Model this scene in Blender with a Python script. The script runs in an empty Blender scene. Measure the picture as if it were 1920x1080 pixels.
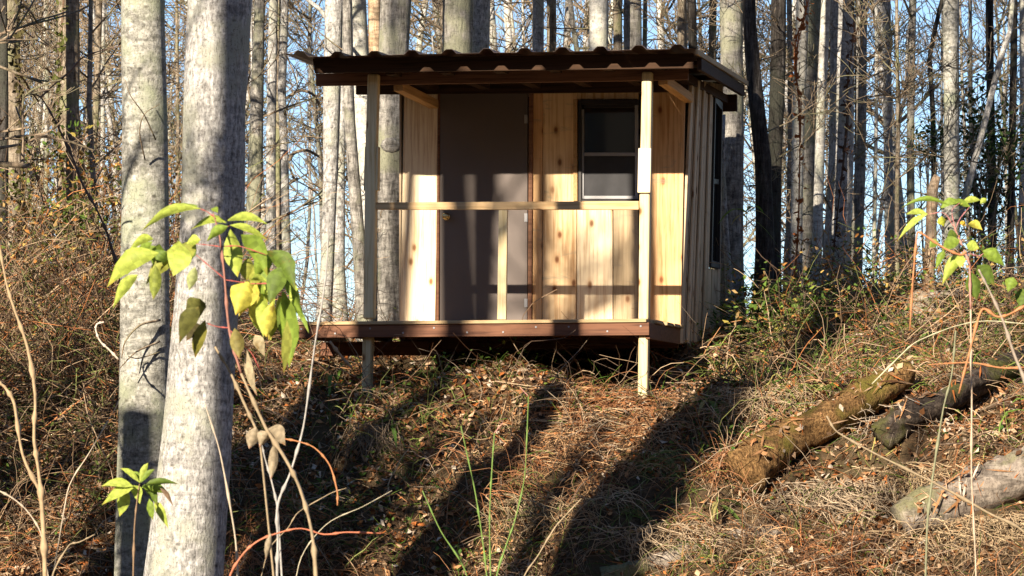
import bpy, math, random
import numpy as np
from mathutils import Vector, Matrix
random.seed(7); rng = np.random.default_rng(7)
S = bpy.context.scene
COL = S.collection
# ------------------------------------------------------------------ camera
F = 6500.0
PITCH = math.atan(310/F)
cam = bpy.data.cameras.new('camera'); camo = bpy.data.objects.new('camera', cam); COL.objects.link(camo)
camo.location = (0, 0, 0); camo.rotation_euler = (math.pi/2+PITCH, 0, 0)
cam.sensor_width = 36; cam.lens = 36*F/1920; cam.clip_start = 0.1; cam.clip_end = 2000
cam.dof.use_dof = True; cam.dof.focus_distance = 29; cam.dof.aperture_fstop = 20
S.camera = camo
# ------------------------------------------------------------------ sky, sun, exposure
SUN_EL = math.radians(24.3); SUN_AZ = math.radians(27.8)     # light travels 27.8 deg to the right of the view
w = bpy.data.worlds.new("World"); S.world = w; w.use_nodes = True
nt = w.node_tree; nt.nodes.clear()
sky = nt.nodes.new('ShaderNodeTexSky'); sky.sky_type = 'NISHITA'; sky.sun_disc = False
sky.sun_elevation = SUN_EL; sky.sun_rotation = math.pi+SUN_AZ
sky.altitude = 2500; sky.air_density = 1.0; sky.dust_density = 0.0; sky.ozone_density = 2.6
bg = nt.nodes.new('ShaderNodeBackground'); bg.inputs[1].default_value = 0.072
wo = nt.nodes.new('ShaderNodeOutputWorld')
nt.links.new(sky.outputs[0], bg.inputs[0]); nt.links.new(bg.outputs[0], wo.inputs[0])
sl = bpy.data.lights.new('sun', 'SUN'); sl.energy = 5.0; sl.angle = math.radians(0.5); sl.color = (1.0, 0.87, 0.70)
so = bpy.data.objects.new('sun', sl); COL.objects.link(so)
HS = Vector((math.sin(SUN_AZ), math.cos(SUN_AZ), 0))
SD = Vector((HS.x*math.cos(SUN_EL), HS.y*math.cos(SUN_EL), -math.sin(SUN_EL)))
so.rotation_euler = SD.to_track_quat('-Z', 'Y').to_euler()
S.view_settings.view_transform = 'Standard'; S.view_settings.look = 'None'
S.view_settings.exposure = 1.2; S.view_settings.gamma = 1.0; S.view_settings.use_curve_mapping = False

# ------------------------------------------------------------------ helpers: picture -> place
FW = Vector((0, math.cos(PITCH), math.sin(PITCH))); UP = Vector((0, -math.sin(PITCH), math.cos(PITCH)))
def ray(px, py):
    return Vector((1, 0, 0))*((px-960)/F) + UP*((540-py)/F) + FW
def at(px, py, Y):
    r = ray(px, py); return r*(Y/r.y)
TH = math.radians(12.9)
C0 = at(1276, 610, 30.0)
U = Vector((math.cos(TH), -math.sin(TH), 0)); V = Vector((math.sin(TH), math.cos(TH), 0))
def hp(px, py, v):            # point of the house plane v = const, in house coordinates (u, v, z)
    r = ray(px, py); t = (v + C0.dot(V))/r.dot(V); p = r*t-C0
    return Vector((p.dot(U), v, p.z))
# value noise
_perm = rng.random((256, 256))
def vnoise(x, y):
    x = np.asarray(x, float); y = np.asarray(y, float)
    xi = np.floor(x).astype(int); yi = np.floor(y).astype(int); fx = x-xi; fy = y-yi
    fx = fx*fx*(3-2*fx); fy = fy*fy*(3-2*fy)
    a = _perm[xi & 255, yi & 255]; b = _perm[(xi+1) & 255, yi & 255]; c = _perm[xi & 255, (yi+1) & 255]; d = _perm[(xi+1) & 255, (yi+1) & 255]
    return (a*(1-fx)+b*fx)*(1-fy)+(c*(1-fx)+d*fx)*fy - .5
PY = [-50, 23.6, 24.6, 25.4, 26.3, 27.3, 28.5, 29.3, 30, 31.8, 34, 40, 60, 120, 400]
PZ = [-2.15, -2.15, -2.05, -1.65, -1.0, -.24, .42, .62, .74, .96, 1.12, 1.2, 1.3, .6, -4]
def ground(x, y):
    x = np.asarray(x, float); y = np.asarray(y, float)
    sh = .35*np.clip((-x-1.9)/1.5, 0, 1) + .25*np.clip((x-2.2)/1.5, 0, 1)
    near = np.clip((y-24)/2, 0, 1)*np.clip((60-y)/25, 0, 1)
    z = np.interp(y+sh*.8, PY, PZ)-.17*np.clip((1.5-np.abs(x+.1))/.4, 0, 1)*np.clip((y-28.75)/.5, 0, 1)*np.clip((31.6-y)/.6, 0, 1)
    z = z + np.clip((y-27)/4, 0, 1)*(.42*np.clip((-x-2.4)/1.3, 0, 1)+.32*np.clip((x-2.1)/1.0, 0, 1))*np.clip((80-y)/40, 0, 1)
    n = .34*vnoise(x*.75+3, y*.75)+.28*vnoise(x*1.9+9, y*1.9+4)+.14*vnoise(x*4.7, y*4.7)+.03*vnoise(x*11, y*11)
    damp = 1-.95*np.exp(-((x-1.06)**2+(y-28.6)**2)/.3)-.95*np.exp(-((x+1.22)**2+(y-29.1)**2)/.3)
    z = z-.16*np.exp(-((x+1.24)**2+(y-29.0)**2)/.35)
    shade_hill = np.maximum(.45*np.clip(-5-y, 0, 140), .36*np.clip(np.abs(x)-11, 0, 110)*np.clip((45-y)/20, 0, 1))  # unseen slopes added behind and beside the camera to cut skylight
    return z+shade_hill+n*near*damp+.25*vnoise(x*.11, y*.11+7)*np.clip((y-33)/10, 0, 1)
def gz(x, y): return float(ground(x, y))
def gp(px, py):               # where the picture's ray meets the ground
    r = ray(px, py); Y = 22.0
    while Y < 60:
        p = r*(Y/r.y)
        if p.z < gz(p.x, p.y): return p
        Y += .03
    return r*(31/r.y)

# ------------------------------------------------------------------ mesh helpers
def link_mesh(name, verts, faces, mat, parent=None, smooth=False, fcol=None, loc=None, M=None):
    me = bpy.data.meshes.new(name)
    if isinstance(faces, np.ndarray):
        verts = np.asarray(verts, np.float32); nf, k = faces.shape
        me.vertices.add(len(verts)); me.vertices.foreach_set('co', verts.ravel())
        me.loops.add(nf*k); me.loops.foreach_set('vertex_index', faces.astype(np.int32).ravel())
        me.polygons.add(nf); me.polygons.foreach_set('loop_start', np.arange(0, nf*k, k, dtype=np.int32))
        me.polygons.foreach_set('loop_total', np.full(nf, k, np.int32))
        me.update(calc_edges=True)
    else:
        me.from_pydata([tuple(v) for v in verts], [], faces); me.update()
    if fcol is not None:
        a = me.attributes.new('col', 'FLOAT_COLOR', 'FACE')
        fc = np.ones((len(me.polygons), 4), np.float32); fc[:, :3] = fcol
        a.data.foreach_set('color', fc.ravel())
    if smooth: me.polygons.foreach_set('use_smooth', [True]*len(me.polygons))
    me.materials.append(mat)
    o = bpy.data.objects.new(name, me); COL.objects.link(o)
    if parent: o.parent = parent
    if loc is not None: o.location = loc
    return o
def tag(o, label=None, cat=None, group=None, kind=None):
    if label: o['label'] = label
    if cat: o['category'] = cat
    if group: o['group'] = group
    if kind: o['kind'] = kind
    return o
def empty(name, loc, rz=0):
    o = bpy.data.objects.new(name, None); COL.objects.link(o); o.location = loc; o.rotation_euler = (0, 0, rz); o.empty_display_size = .2
    return o
def prism(poly_front, poly_back):
    n = len(poly_front); vs = list(poly_front)+list(poly_back)
    fs = [tuple(range(n)), tuple(range(2*n-1, n-1, -1))]+[(i, i+n, (i+1) % n+n, (i+1) % n) for i in range(n)]
    return vs, fs
def bevel(o, w=.004, seg=1):
    m = o.modifiers.new('bevel', 'BEVEL'); m.width = w; m.segments = seg; m.limit_method = 'ANGLE'
    return o
def tube(pts, rad, sides=8, wob=0, seed=0, cap=True):
    pts = [Vector(p) for p in pts]; vs = []; fs = []
    rr = random.Random(seed); ph = [rr.uniform(0, 6.28) for _ in range(6)]
    n = len(pts); ref = Vector((0, 1, .01))
    for i, p in enumerate(pts):
        t = (pts[min(i+1, n-1)]-pts[max(i-1, 0)]).normalized()
        if abs(t.dot(ref)) > .95: ref = Vector((1, 0, .01))
        a = t.cross(ref).normalized(); b = a.cross(t)
        for k in range(sides):
            an = 2*math.pi*k/sides; r = rad[i]
            if wob:
                r *= 1+wob*(math.sin(3*an+ph[0]+i*.35)*.4+math.sin(2*an+ph[1]-i*.22)*.5+math.sin(5*an+ph[2]+i*.6)*.3)+wob*.5*rr.uniform(-1, 1)
            vs.append(p+a*(math.cos(an)*r)+b*(math.sin(an)*r))
    for i in range(n-1):
        for k in range(sides):
            fs.append((i*sides+k, i*sides+(k+1) % sides, (i+1)*sides+(k+1) % sides, (i+1)*sides+k))
    if cap: fs.append(tuple(range(sides-1, -1, -1))); fs.append(tuple((n-1)*sides+k for k in range(sides)))
    return vs, fs
def smoothline(pts, n=4):     # Catmull-Rom
    P = [Vector(p) for p in pts]; out = []
    m = []
    for i in range(len(P)):
        a = P[max(i-1, 0)]; c = P[min(i+1, len(P)-1)]; l0 = (P[i]-a).length or 1e9; l1 = (c-P[i]).length or 1e9
        m.append((c-a).normalized()*min(l0, l1))
    for i in range(len(P)-1):
        for k in range(n):
            t = k/n; t2 = t*t; t3 = t2*t
            out.append(P[i]*(2*t3-3*t2+1)+m[i]*(t3-2*t2+t)+P[i+1]*(3*t2-2*t3)+m[i+1]*(t3-t2))
    out.append(P[-1]); return out
def tubes_np(P, R, sides=3):  # P (N,K,3), R (N,K) -> verts, quads
    P = np.asarray(P, float); R = np.asarray(R, float); N, K, _ = P.shape
    T = np.gradient(P, axis=1); T /= np.linalg.norm(T, axis=2, keepdims=True)+1e-9
    ref = np.zeros_like(T); ref[..., 0] = .31; ref[..., 1] = .93; ref[..., 2] = .2
    A = np.cross(T, ref); A /= np.linalg.norm(A, axis=2, keepdims=True)+1e-9; B = np.cross(A, T)
    an = np.arange(sides)*2*np.pi/sides
    Vv = P[:, :, None, :]+R[:, :, None, None]*(A[:, :, None, :]*np.cos(an)[None, None, :, None]+B[:, :, None, :]*np.sin(an)[None, None, :, None])
    idx = np.arange(N*K*sides).reshape(N, K, sides); nx = np.roll(idx, -1, axis=2)
    Q = np.stack([idx[:, :-1], nx[:, :-1], nx[:, 1:], idx[:, 1:]], axis=-1).reshape(-1, 4)
    return Vv.reshape(-1, 3), Q, (K-1)*sides

# ------------------------------------------------------------------ materials
def mat(name, rough=.85, spec=.2):
    m = bpy.data.materials.new(name); m.use_nodes = True; n = m.node_tree.nodes; b = n['Principled BSDF']
    b.inputs['Roughness'].default_value = rough; b.inputs['Specular IOR Level'].default_value = spec
    return m, m.node_tree, b
def noise(t, vec, scale, detail=5, rough=.6, dist=0):
    n = t.nodes.new('ShaderNodeTexNoise'); n.inputs['Scale'].default_value = scale; n.inputs['Detail'].default_value = detail
    n.inputs['Roughness'].default_value = rough; n.inputs['Distortion'].default_value = dist
    t.links.new(vec, n.inputs['Vector']); return n.outputs['Fac']
def ramp(t, fac, stops):
    r = t.nodes.new('ShaderNodeValToRGB'); e = r.color_ramp.elements
    while len(e) < len(stops): e.new(.5)
    for q, (p, c) in zip(e, stops): q.position = p; q.color = (*c, 1) if len(c) == 3 else c
    t.links.new(fac, r.inputs[0]); return r.outputs[0]
def mix(t, f, a, b, mode='MIX'):
    m = t.nodes.new('ShaderNodeMix'); m.data_type = 'RGBA'; m.blend_type = mode; m.clamp_result = False
    if isinstance(f, (int, float)): m.inputs[0].default_value = f
    else: t.links.new(f, m.inputs[0])
    for v, i in ((a, 6), (b, 7)):
        if isinstance(v, tuple): m.inputs[i].default_value = (*v, 1)
        else: t.links.new(v, m.inputs[i])
    return m.outputs[2]
def coords(t, scale=(1, 1, 1), rnd=True, kind='Object'):
    tc = t.nodes.new('ShaderNodeTexCoord'); mp = t.nodes.new('ShaderNodeMapping'); mp.inputs['Scale'].default_value = scale
    t.links.new(tc.outputs[kind], mp.inputs['Vector'])
    if rnd:
        oi = t.nodes.new('ShaderNodeObjectInfo'); ml = t.nodes.new('ShaderNodeMath'); ml.operation = 'MULTIPLY'; ml.inputs[1].default_value = 57
        t.links.new(oi.outputs['Random'], ml.inputs[0]); t.links.new(ml.outputs[0], mp.inputs['Location'])
    return mp.outputs[0]
def bump(t, b, h, strength=.5, dist=.02):
    n = t.nodes.new('ShaderNodeBump'); n.inputs['Strength'].default_value = strength; n.inputs['Distance'].default_value = dist
    t.links.new(h, n.inputs['Height']); t.links.new(n.outputs[0], b.inputs['Normal'])
def bark(name, c0, c1, c2, lichen, vstretch=.25, fs=28, bs=.5, blot=1.0):
    m, t, b = mat(name, .9, .12)
    v = coords(t, (1, 1, 1)); vs = coords(t, (1, 1, vstretch)); vh = coords(t, (.6, .6, 2.2))
    big = noise(t, v, 2.2, 4); fine = noise(t, vs, fs, 8, .7); hor = noise(t, vh, 9, 6, .65, .6); spk = noise(t, v, 60, 3, .8)
    c = ramp(t, fine, [(.34, c0), (.5, c1), (.66, c2)])
    bl = ramp(t, hor, [(.40, (1-.55*blot,)*3), (.56, (1, 1, 1))])
    c = mix(t, 1, c, bl, 'MULTIPLY')
    lf = ramp(t, big, [(.50, (0, 0, 0)), (.62, (1, 1, 1))]); c = mix(t, lf, c, lichen)
    crk = noise(t, coords(t, (1, 1, .1)), 75, 4, .7); c = mix(t, .8, c, ramp(t, crk, [(.30, (.25, .24, .22)), (.42, (1, 1, 1))]), 'MULTIPLY')
    vb = t.nodes.new('ShaderNodeTexVoronoi'); vb.inputs['Scale'].default_value = 7; t.links.new(coords(t, (1, 1, 1.7)), vb.inputs['Vector'])
    c = mix(t, .75, c, ramp(t, vb.outputs['Distance'], [(.06, (.3, .28, .25)), (.17, (1, 1, 1))]), 'MULTIPLY')
    sp = ramp(t, spk, [(.36, (.35, .35, .35)), (.46, (1, 1, 1))]); c = mix(t, .7, c, sp, 'MULTIPLY')
    t.links.new(c, b.inputs['Base Color']); bump(t, b, fine, bs, .03)
    return m
M = {}
M['bark_pale'] = bark('pale tulip bark', (.20, .19, .175), (.48, .465, .44), (.78, .76, .72), (.42, .42, .34), .45, 40, .8, .6)
M['bark_lichen'] = bark('lichen bark', (.20, .195, .165), (.40, .39, .34), (.58, .57, .52), (.33, .35, .25), .9, 34, .45, .9)
M['bark_grey'] = bark('grey bark', (.12, .11, .095), (.33, .31, .28), (.50, .48, .43), (.28, .28, .20), .22, 34, .8, .8)
M['bark_tan'] = bark('tan bark', (.12, .09, .06), (.32, .26, .19), (.46, .40, .31), (.22, .22, .12), .25, 30, .8, .7)
M['bark_dark'] = bark('dark furrowed bark', (.015, .013, .012), (.06, .052, .046), (.15, .135, .12), (.07, .07, .055), .12, 40, 1.0, .5)
M['bark_white'] = bark('white bark', (.42, .40, .35), (.62, .60, .54), (.74, .72, .66), (.5, .5, .4), .8, 30, .3, .6)
M['bark_cream'] = bark('bare cream wood', (.38, .22, .12), (.62, .46, .30), (.74, .60, .44), (.5, .30, .16), .12, 22, .4, .9)
M['twig'] = bark('twig bark', (.12, .085, .055), (.29, .22, .15), (.44, .36, .26), (.2, .19, .11), .5, 20, .2, .4)
M['log'] = bark('mossy log bark', (.05, .028, .014), (.25, .14, .055), (.46, .28, .12), (.17, .14, .03), .5, 55, 1.0, .9)
M['log_dark'] = bark('rotting dark log bark', (.02, .015, .012), (.07, .055, .045), (.15, .12, .09), (.10, .10, .03), .8, 20, 1.0, .8)
M['log_grey'] = bark('weathered grey log', (.14, .11, .09), (.28, .235, .19), (.40, .34, .28), (.2, .19, .1), .3, 14, .9, .9)
def wood(name, dark, light, axis=2, knots=True, rough=.7, scale=1.0, grey=None, flat_axis=1):
    m, t, b = mat(name, rough, .25)
    sc = [14*scale, 14*scale, 14*scale]; sc[axis] = .55*scale
    v = coords(t, tuple(sc)); v1 = coords(t, (1, 1, 1))
    g = noise(t, v, 3.2, 6, .6, .4); blot = noise(t, v1, 1.6, 3)
    c = ramp(t, g, [(.36, dark), (.56, light)])
    c = mix(t, ramp(t, blot, [(.38, (.55, .55, .55)), (.6, (0, 0, 0))]), c, tuple(min(1, x*1.12) for x in light))
    oi = t.nodes.new('ShaderNodeObjectInfo'); hv = t.nodes.new('ShaderNodeHueSaturation')
    mr = t.nodes.new('ShaderNodeMapRange'); mr.inputs[3].default_value = .82; mr.inputs[4].default_value = 1.1
    t.links.new(oi.outputs['Random'], mr.inputs[0]); t.links.new(mr.outputs[0], hv.inputs['Value']); t.links.new(c, hv.inputs['Color']); c = hv.outputs[0]
    if knots:
        sk = [5.5, 5.5, 5.5]; sk[axis] = 3.2; sk[flat_axis] = 0.0
        vk = coords(t, tuple(sk)); sep = t.nodes.new('ShaderNodeSeparateXYZ'); cmb = t.nodes.new('ShaderNodeCombineXYZ'); t.links.new(vk, sep.inputs[0])
        aa = [i_ for i_ in range(3) if i_ != flat_axis]; t.links.new(sep.outputs[aa[0]], cmb.inputs[0]); t.links.new(sep.outputs[aa[1]], cmb.inputs[1]); vk = cmb.outputs[0]
        vo = t.nodes.new('ShaderNodeTexVoronoi'); vo.voronoi_dimensions = '2D'; vo.inputs['Scale'].default_value = 1.0
        t.links.new(vk, vo.inputs['Vector'])
        kf = ramp(t, vo.outputs['Distance'], [(.05, (1, 1, 1)), (.13, (0, 0, 0))]); sx = t.nodes.new('ShaderNodeSeparateColor'); t.links.new(vo.outputs['Color'], sx.inputs[0])
        gate = ramp(t, sx.outputs[0], [(.55, (0, 0, 0)), (.6, (1, 1, 1))]); kf = mix(t, 1, kf, gate, 'MULTIPLY'); halo = mix(t, 1, ramp(t, vo.outputs['Distance'], [(.05, (.6, .6, .6)), (.26, (0, 0, 0))]), gate, 'MULTIPLY')
        c = mix(t, halo, c, (dark[0]*.85, dark[1]*.7, dark[2]*.6)); c = mix(t, kf, c, (dark[0]*.40, dark[1]*.28, dark[2]*.22))
    if grey:
        st = ramp(t, noise(t, coords(t, (1.2, 1.2, 5)), 2.3, 4, .6, 1.0), [(.60, (0, 0, 0)), (.72, (.6, .6, .6))]); c = mix(t, st, c, grey)
    t.links.new(c, b.inputs['Base Color']); bump(t, b, g, .25, .004)
    return m
M['pine'] = wood('fresh pine boards', (.54, .30, .13), (.80, .58, .33), 2, True, .65, 1, (.40, .32, .22))
M['pine_orange'] = wood('orange pine boards', (.50, .23, .08), (.78, .49, .24), 2, True, .65, 1, (.36, .27, .18))
M['pine_pale'] = wood('pale pine boards', (.64, .44, .24), (.90, .74, .50), 2, True, .65)
M['pine_grey_shaded'] = wood('greyed pine with shadow tone', (.36, .25, .14), (.55, .42, .26), 2, True, .7, 1, (.25, .22, .18))  # greyed wood, its darker tone also stands in for a tree shadow strip
M['pine_post'] = wood('pine post', (.52, .38, .18), (.72, .60, .36), 2, True, .7)
M['pine_rail'] = wood('pine rail', (.48, .29, .12), (.70, .48, .25), 0, True, .7)
M['side_wood'] = wood('weathered side boards', (.38, .28, .18), (.62, .49, .33), 2, True, .8, 1, (.32, .25, .17), 0)
M['joist'] = wood('reddish joist', (.08, .032, .018), (.19, .085, .045), 0, False, .7)
M['deck'] = wood('deck planks', (.30, .20, .10), (.46, .33, .18), 0, False, .8)
M['beam'] = wood('roof beam', (.11, .05, .028), (.24, .12, .07), 0, False, .8)
M['fascia'] = wood('shade darkened roof boards', (.02, .011, .007), (.06, .032, .018), 0, False, .9)  # brown taken nearly to black to carry the shade under the roof
M['rafter'] = wood('rafter', (.40, .22, .09), (.60, .37, .17), 1, False, .8)
def flat(name, c, rough=.6, spec=.3, metal=0, var=.12, sc=8):
    m, t, b = mat(name, rough, spec); b.inputs['Metallic'].default_value = metal
    n = noise(t, coords(t), sc, 5); cc = ramp(t, n, [(.3, tuple(x*(1-var) for x in c)), (.7, tuple(min(1, x*(1+var)) for x in c))])
    t.links.new(cc, b.inputs['Base Color']); return m
M['door'] = flat('taupe door paint', (.135, .108, .094), .55, .3, 0, .06, 2)
M['metal'] = flat('red brown roofing metal', (.055, .022, .018), .45, .5, .0, .25, 6)
M['brass'] = flat('brass', (.65, .5, .25), .25, .5, .9)
M['sash'] = flat('grey window sash', (.30, .30, .31), .4, .4)
M['darktrim'] = flat('dark window trim', (.022, .018, .016), .5, .4)
M['screen'] = flat('insect screen', (.05, .05, .053), .8, .1)
M['splint'] = flat('white splint board', (.78, .76, .72), .7)
M['dirt'] = flat('dirt', (.13, .09, .055), .95, .1)
M['block'] = flat('concrete block', (.30, .29, .27), .9, .1)
m, t, b = mat('window glass', .05, .6); b.inputs['Base Color'].default_value = (.008, .009, .010, 1); M['glass'] = m
def attr_mat(name, rough=.8, spec=.15, trans=0.0, bumps=0, vein=False):
    m, t, b = mat(name, rough, spec)
    a = t.nodes.new('ShaderNodeAttribute'); a.attribute_name = 'col'
    n = noise(t, coords(t, rnd=False), 45 if not vein else 30, 4)
    ac = a.outputs['Color']
    if vein:
        sp_ = ramp(t, noise(t, coords(t, rnd=True), 16, 5, .7), [(.60, (0, 0, 0)), (.70, (.75, .75, .75))]); ac = mix(t, sp_, ac, (.26, .15, .035))
    c = mix(t, 1, ac, ramp(t, n, [(.3, (.72, .72, .72)), (.7, (1.15, 1.15, 1.15))]), 'MULTIPLY')
    t.links.new(c, b.inputs['Base Color'])
    if trans:
        tr = t.nodes.new('ShaderNodeBsdfTranslucent'); t.links.new(c, tr.inputs[0]); ms = t.nodes.new('ShaderNodeMixShader'); ms.inputs[0].default_value = trans
        out = t.nodes['Material Output']; t.links.new(b.outputs[0], ms.inputs[1]); t.links.new(tr.outputs[0], ms.inputs[2]); t.links.new(ms.outputs[0], out.inputs[0])
    return m
M['leafcol'] = attr_mat('leaf colours', .6, .3, .4, vein=True)
M['litter'] = attr_mat('litter colours', .85, .1, .15)
M['stem'] = attr_mat('stem colours', .6, .25)
m, t, b = mat('woodland soil', .95, .1)
v = coords(t, rnd=False); a_ = noise(t, v, 1.3, 6); b_ = noise(t, v, 14, 8, .75); c_ = noise(t, v, 70, 4, .8)
c = ramp(t, b_, [(.32, (.025, .016, .009)), (.5, (.085, .055, .032)), (.68, (.19, .125, .075))])
c = mix(t, ramp(t, a_, [(.45, (0, 0, 0)), (.6, (.75, .75, .75))]), c, (.115, .09, .05))
c = mix(t, .6, c, ramp(t, c_, [(.35, (.4, .4, .4)), (.6, (1.3, 1.2, 1.1))]), 'MULTIPLY')
t.links.new(c, b.inputs['Base Color']); bump(t, b, b_, 1.0, .05); M['soil'] = m

# ------------------------------------------------------------------ ground
def grid_ground():
    xs = np.concatenate([-np.geomspace(400, 7.5, 26), np.arange(-7, 7.01, .07), np.geomspace(7.5, 400, 26)])
    ys = np.concatenate([np.linspace(-160, 22, 60), np.arange(22.3, 36, .07), np.geomspace(36.2, 600, 50)])
    X, Yg = np.meshgrid(xs, ys, indexing='ij'); Z = ground(X, Yg)
    vs = np.stack([X, Yg, Z], -1).reshape(-1, 3); nx, ny = X.shape
    i = np.arange(nx*ny).reshape(nx, ny)
    q = np.stack([i[:-1, :-1], i[1:, :-1], i[1:, 1:], i[:-1, 1:]], -1).reshape(-1, 4)
    o = link_mesh('ground', vs, q, M['soil'], smooth=True); tag(o, kind='structure')
grid_ground()

# ------------------------------------------------------------------ cabin
cab = empty('cabin', C0, -TH)
tag(cab, 'small raw pine cabin with metal roof and open front porch on posts above the bank', 'cabin')
def part(name, vf, m, parent=cab, bv=.003, **k):
    o = link_mesh(name, vf[0], vf[1], m, parent, **k)
    if bv: bevel(o, bv)
    return o
def slab(v0, v1, pix):       # polygon read on plane v0, extruded back to v1
    f = [hp(x, y, v0) for x, y in pix]; bk = [Vector((p.x, v1, p.z)) for p in f]
    return prism(f, bk)
def rect(v0, v1, x0, x1, y0, y1, dx=0):
    return slab(v0, v1, [(x0+dx, y0), (x1+dx, y0), (x1, y1), (x0, y1)][::-1])
WB = 618; WT = 158
def front_board(x0, x1, y0=WT, y1=WB, m='pine', proud=.025, lean=0, label=None):
    o = part('board', slab(-proud, -.001, [(x0, y1), (x1-1.5, y1), (x1-1.5+lean, y0), (x0+lean, y0)]), M[m])
    if label: o['label'] = label
    return o
front_board(750, 817, lean=8, m='pine_pale')
front_board(817.5, 824, m='joist', lean=3, proud=.03)
front_board(989, 998, m='beam', lean=3, proud=.045)
front_board(998, 1017, lean=2, m='pine_orange'); front_board(1017, 1082, lean=1)
front_board(1075, 1084, 186, 377, m='rafter', proud=.04)
front_board(1082, 1150, 377.5, m='pine_pale'); front_board(1150, 1198, 377.5, m='pine_grey_shaded')
front_board(1082, 1198, WT, 186)
front_board(1198, 1277.5, lean=9, m='pine_orange')
front_board(824.5, 988.5, WT, 172)
# door
dr = part('door', rect(-.035, -.002, 824.5, 988.5, 172.5, 612, 1), M['door'])
for yy in (215, 400, 560):
    part('hinge', rect(-.045, -.036, 983, 989, yy, yy+16), M['sash'], dr, .001)
kn = hp(838, 406, -.04)
vs, fs = tube([kn+Vector((0, 0, 0)), kn+Vector((0, -.02, 0)), kn+Vector((0, -.022, 0)), kn+Vector((0, -.03, 0)), kn+Vector((0, -.05, 0)), kn+Vector((0, -.065, 0)), kn+Vector((0, -.07, 0))],
              [.032, .032, .012, .014, .03, .028, .012], 16)
part('door_knob', (vs, fs), M['brass'], dr, 0, smooth=True)
# front window
wn = part('window', slab(-.012, -.002, [(1085, 377), (1197, 377), (1197, 187), (1085, 187)]), M['glass'], bv=0)
for nm, r_, mm, vv in (('frame', (1084.5, 1090, 187, 377), 'darktrim', -.06), ('frame', (1090.2, 1197, 187, 196), 'darktrim', -.06), ('frame', (1090.2, 1197, 374, 377), 'darktrim', -.06),
                   ('sash', (1090.5, 1094.5, 205, 373), 'sash', -.035), ('sash', (1095, 1190, 286, 292), 'sash', -.04), ('sash', (1095, 1190, 367, 373), 'sash', -.04),
                   ('sash', (1190.2, 1196, 197, 373), 'sash', -.035), ('sash', (1095, 1190, 197, 202), 'darktrim', -.03)):
    part(nm, rect(vv, -.0125, *r_), M[mm], wn, .002)
part('insect_screen', rect(-.026, -.023, 1095, 1189.5, 292.5, 366.5), M['screen'], wn, 0)
# side wall: a bilinear patch between the front and back corners, u runs outward
Fb = hp(1274, 642, 0); Ft = hp(1297, 150, 0); Bb = hp(1347, 657, 1.75); Bt = hp(1354, 158, 1.75)
def sp(s, t, out=0):
    a = Fb.lerp(Ft, t); c_ = Bb.lerp(Bt, t); p = a.lerp(c_, s); return p+Vector((out, 0, 0))
def side_piece(name, s0, s1, t0, t1, o0, o1, m, parent=cab, t0b=None, t1b=None, bv=.003):
    t0b = t0 if t0b is None else t0b; t1b = t1 if t1b is None else t1b
    f = [sp(s0, t0, o1), sp(s1, t0b, o1), sp(s1, t1b, o1), sp(s0, t1, o1)]; bk = [sp(s0, t0, o0), sp(s1, t0b, o0), sp(s1, t1b, o0), sp(s0, t1, o0)]
    return part(name, prism(f, bk), m, parent, bv)
sb = [0, .085, .165, .24, .33, .42, .50, .60, .665]
for i in range(len(sb)-1):
    jt = random.uniform(-.008, .008)
    side_piece('board', sb[i]+.004, sb[i+1]-.004, -.0+jt, 1, -.02, [.004, .012][i % 2]+random.uniform(0, .002), M['side_wood'])
for s in (.12, .31, .52):
    side_piece('batten', s-.025, s+.035, .01, 1, .017, .034, M['side_wood'])
for s0, s1 in ((.668, .75), (.755, .84), (.845, .925)):
    side_piece('board', s0, s1, random.uniform(-.01, .01), .30, -.02, random.choice((.006, .012)), M['side_wood'])
    side_piece('board', s0, s1, .955, 1, -.02, .008, M['side_wood'])
side_piece('board', .93, 1.0, 0, 1, -.02, .010, M['side_wood'])
sw = side_piece('window', .69, .925, .325, .94, -.01, -.002, M['glass'], bv=0, t0b=.32, t1b=.90)
for a in ((.675, .70, .305, .955, .303, .953), (.905, .93, .305, .93, .303, .93), (.70, .905, .305, .33, .303, .328), (.70, .905, .925, .955, .90, .93)):
    side_piece('frame', a[0], a[1], a[2], a[3], -.015, .03, M['darktrim'], sw, a[4], a[5])
side_piece('sash', .70, .905, .62, .64, -.001, .012, M['darktrim'], sw)
# hidden walls, floor
zt = hp(1000, 150, 0).z; uL = hp(752, 610, 0).x
def box(name, u0, u1, v0, v1, z0, z1, m, parent=cab, bv=.003):
    P = [Vector((u0, v0, z0)), Vector((u1, v0, z0)), Vector((u1, v0, z1)), Vector((u0, v0, z1))]
    Q = [Vector((p.x, v1, p.z)) for p in P]
    return part(name, prism(P, Q), m, parent, bv)
box('sheathing', uL+.01, -.09, .002, .012, .0, zt-.01, M['darktrim'], bv=0) if False else None
n = 13
for i in range(n):
    box('board', uL+(i)*(-uL-.1)/n, uL+(i+1)*(-uL-.1)/n-.004, 1.73, 1.75, -.1, zt+.05, M['side_wood'])
for i in range(9):
    box('board', uL-.02, uL, .0+i*.192, .188+i*.192, -.1, zt+.03, M['side_wood'])
box('floor', uL, -.06, .01, 1.72, -.06, -.02, M['deck'])
for v_ in (.15, .85, 1.55): box('joist', uL-.05, -.05, v_, v_+.05, -.19, -.062, M['joist'])
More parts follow.
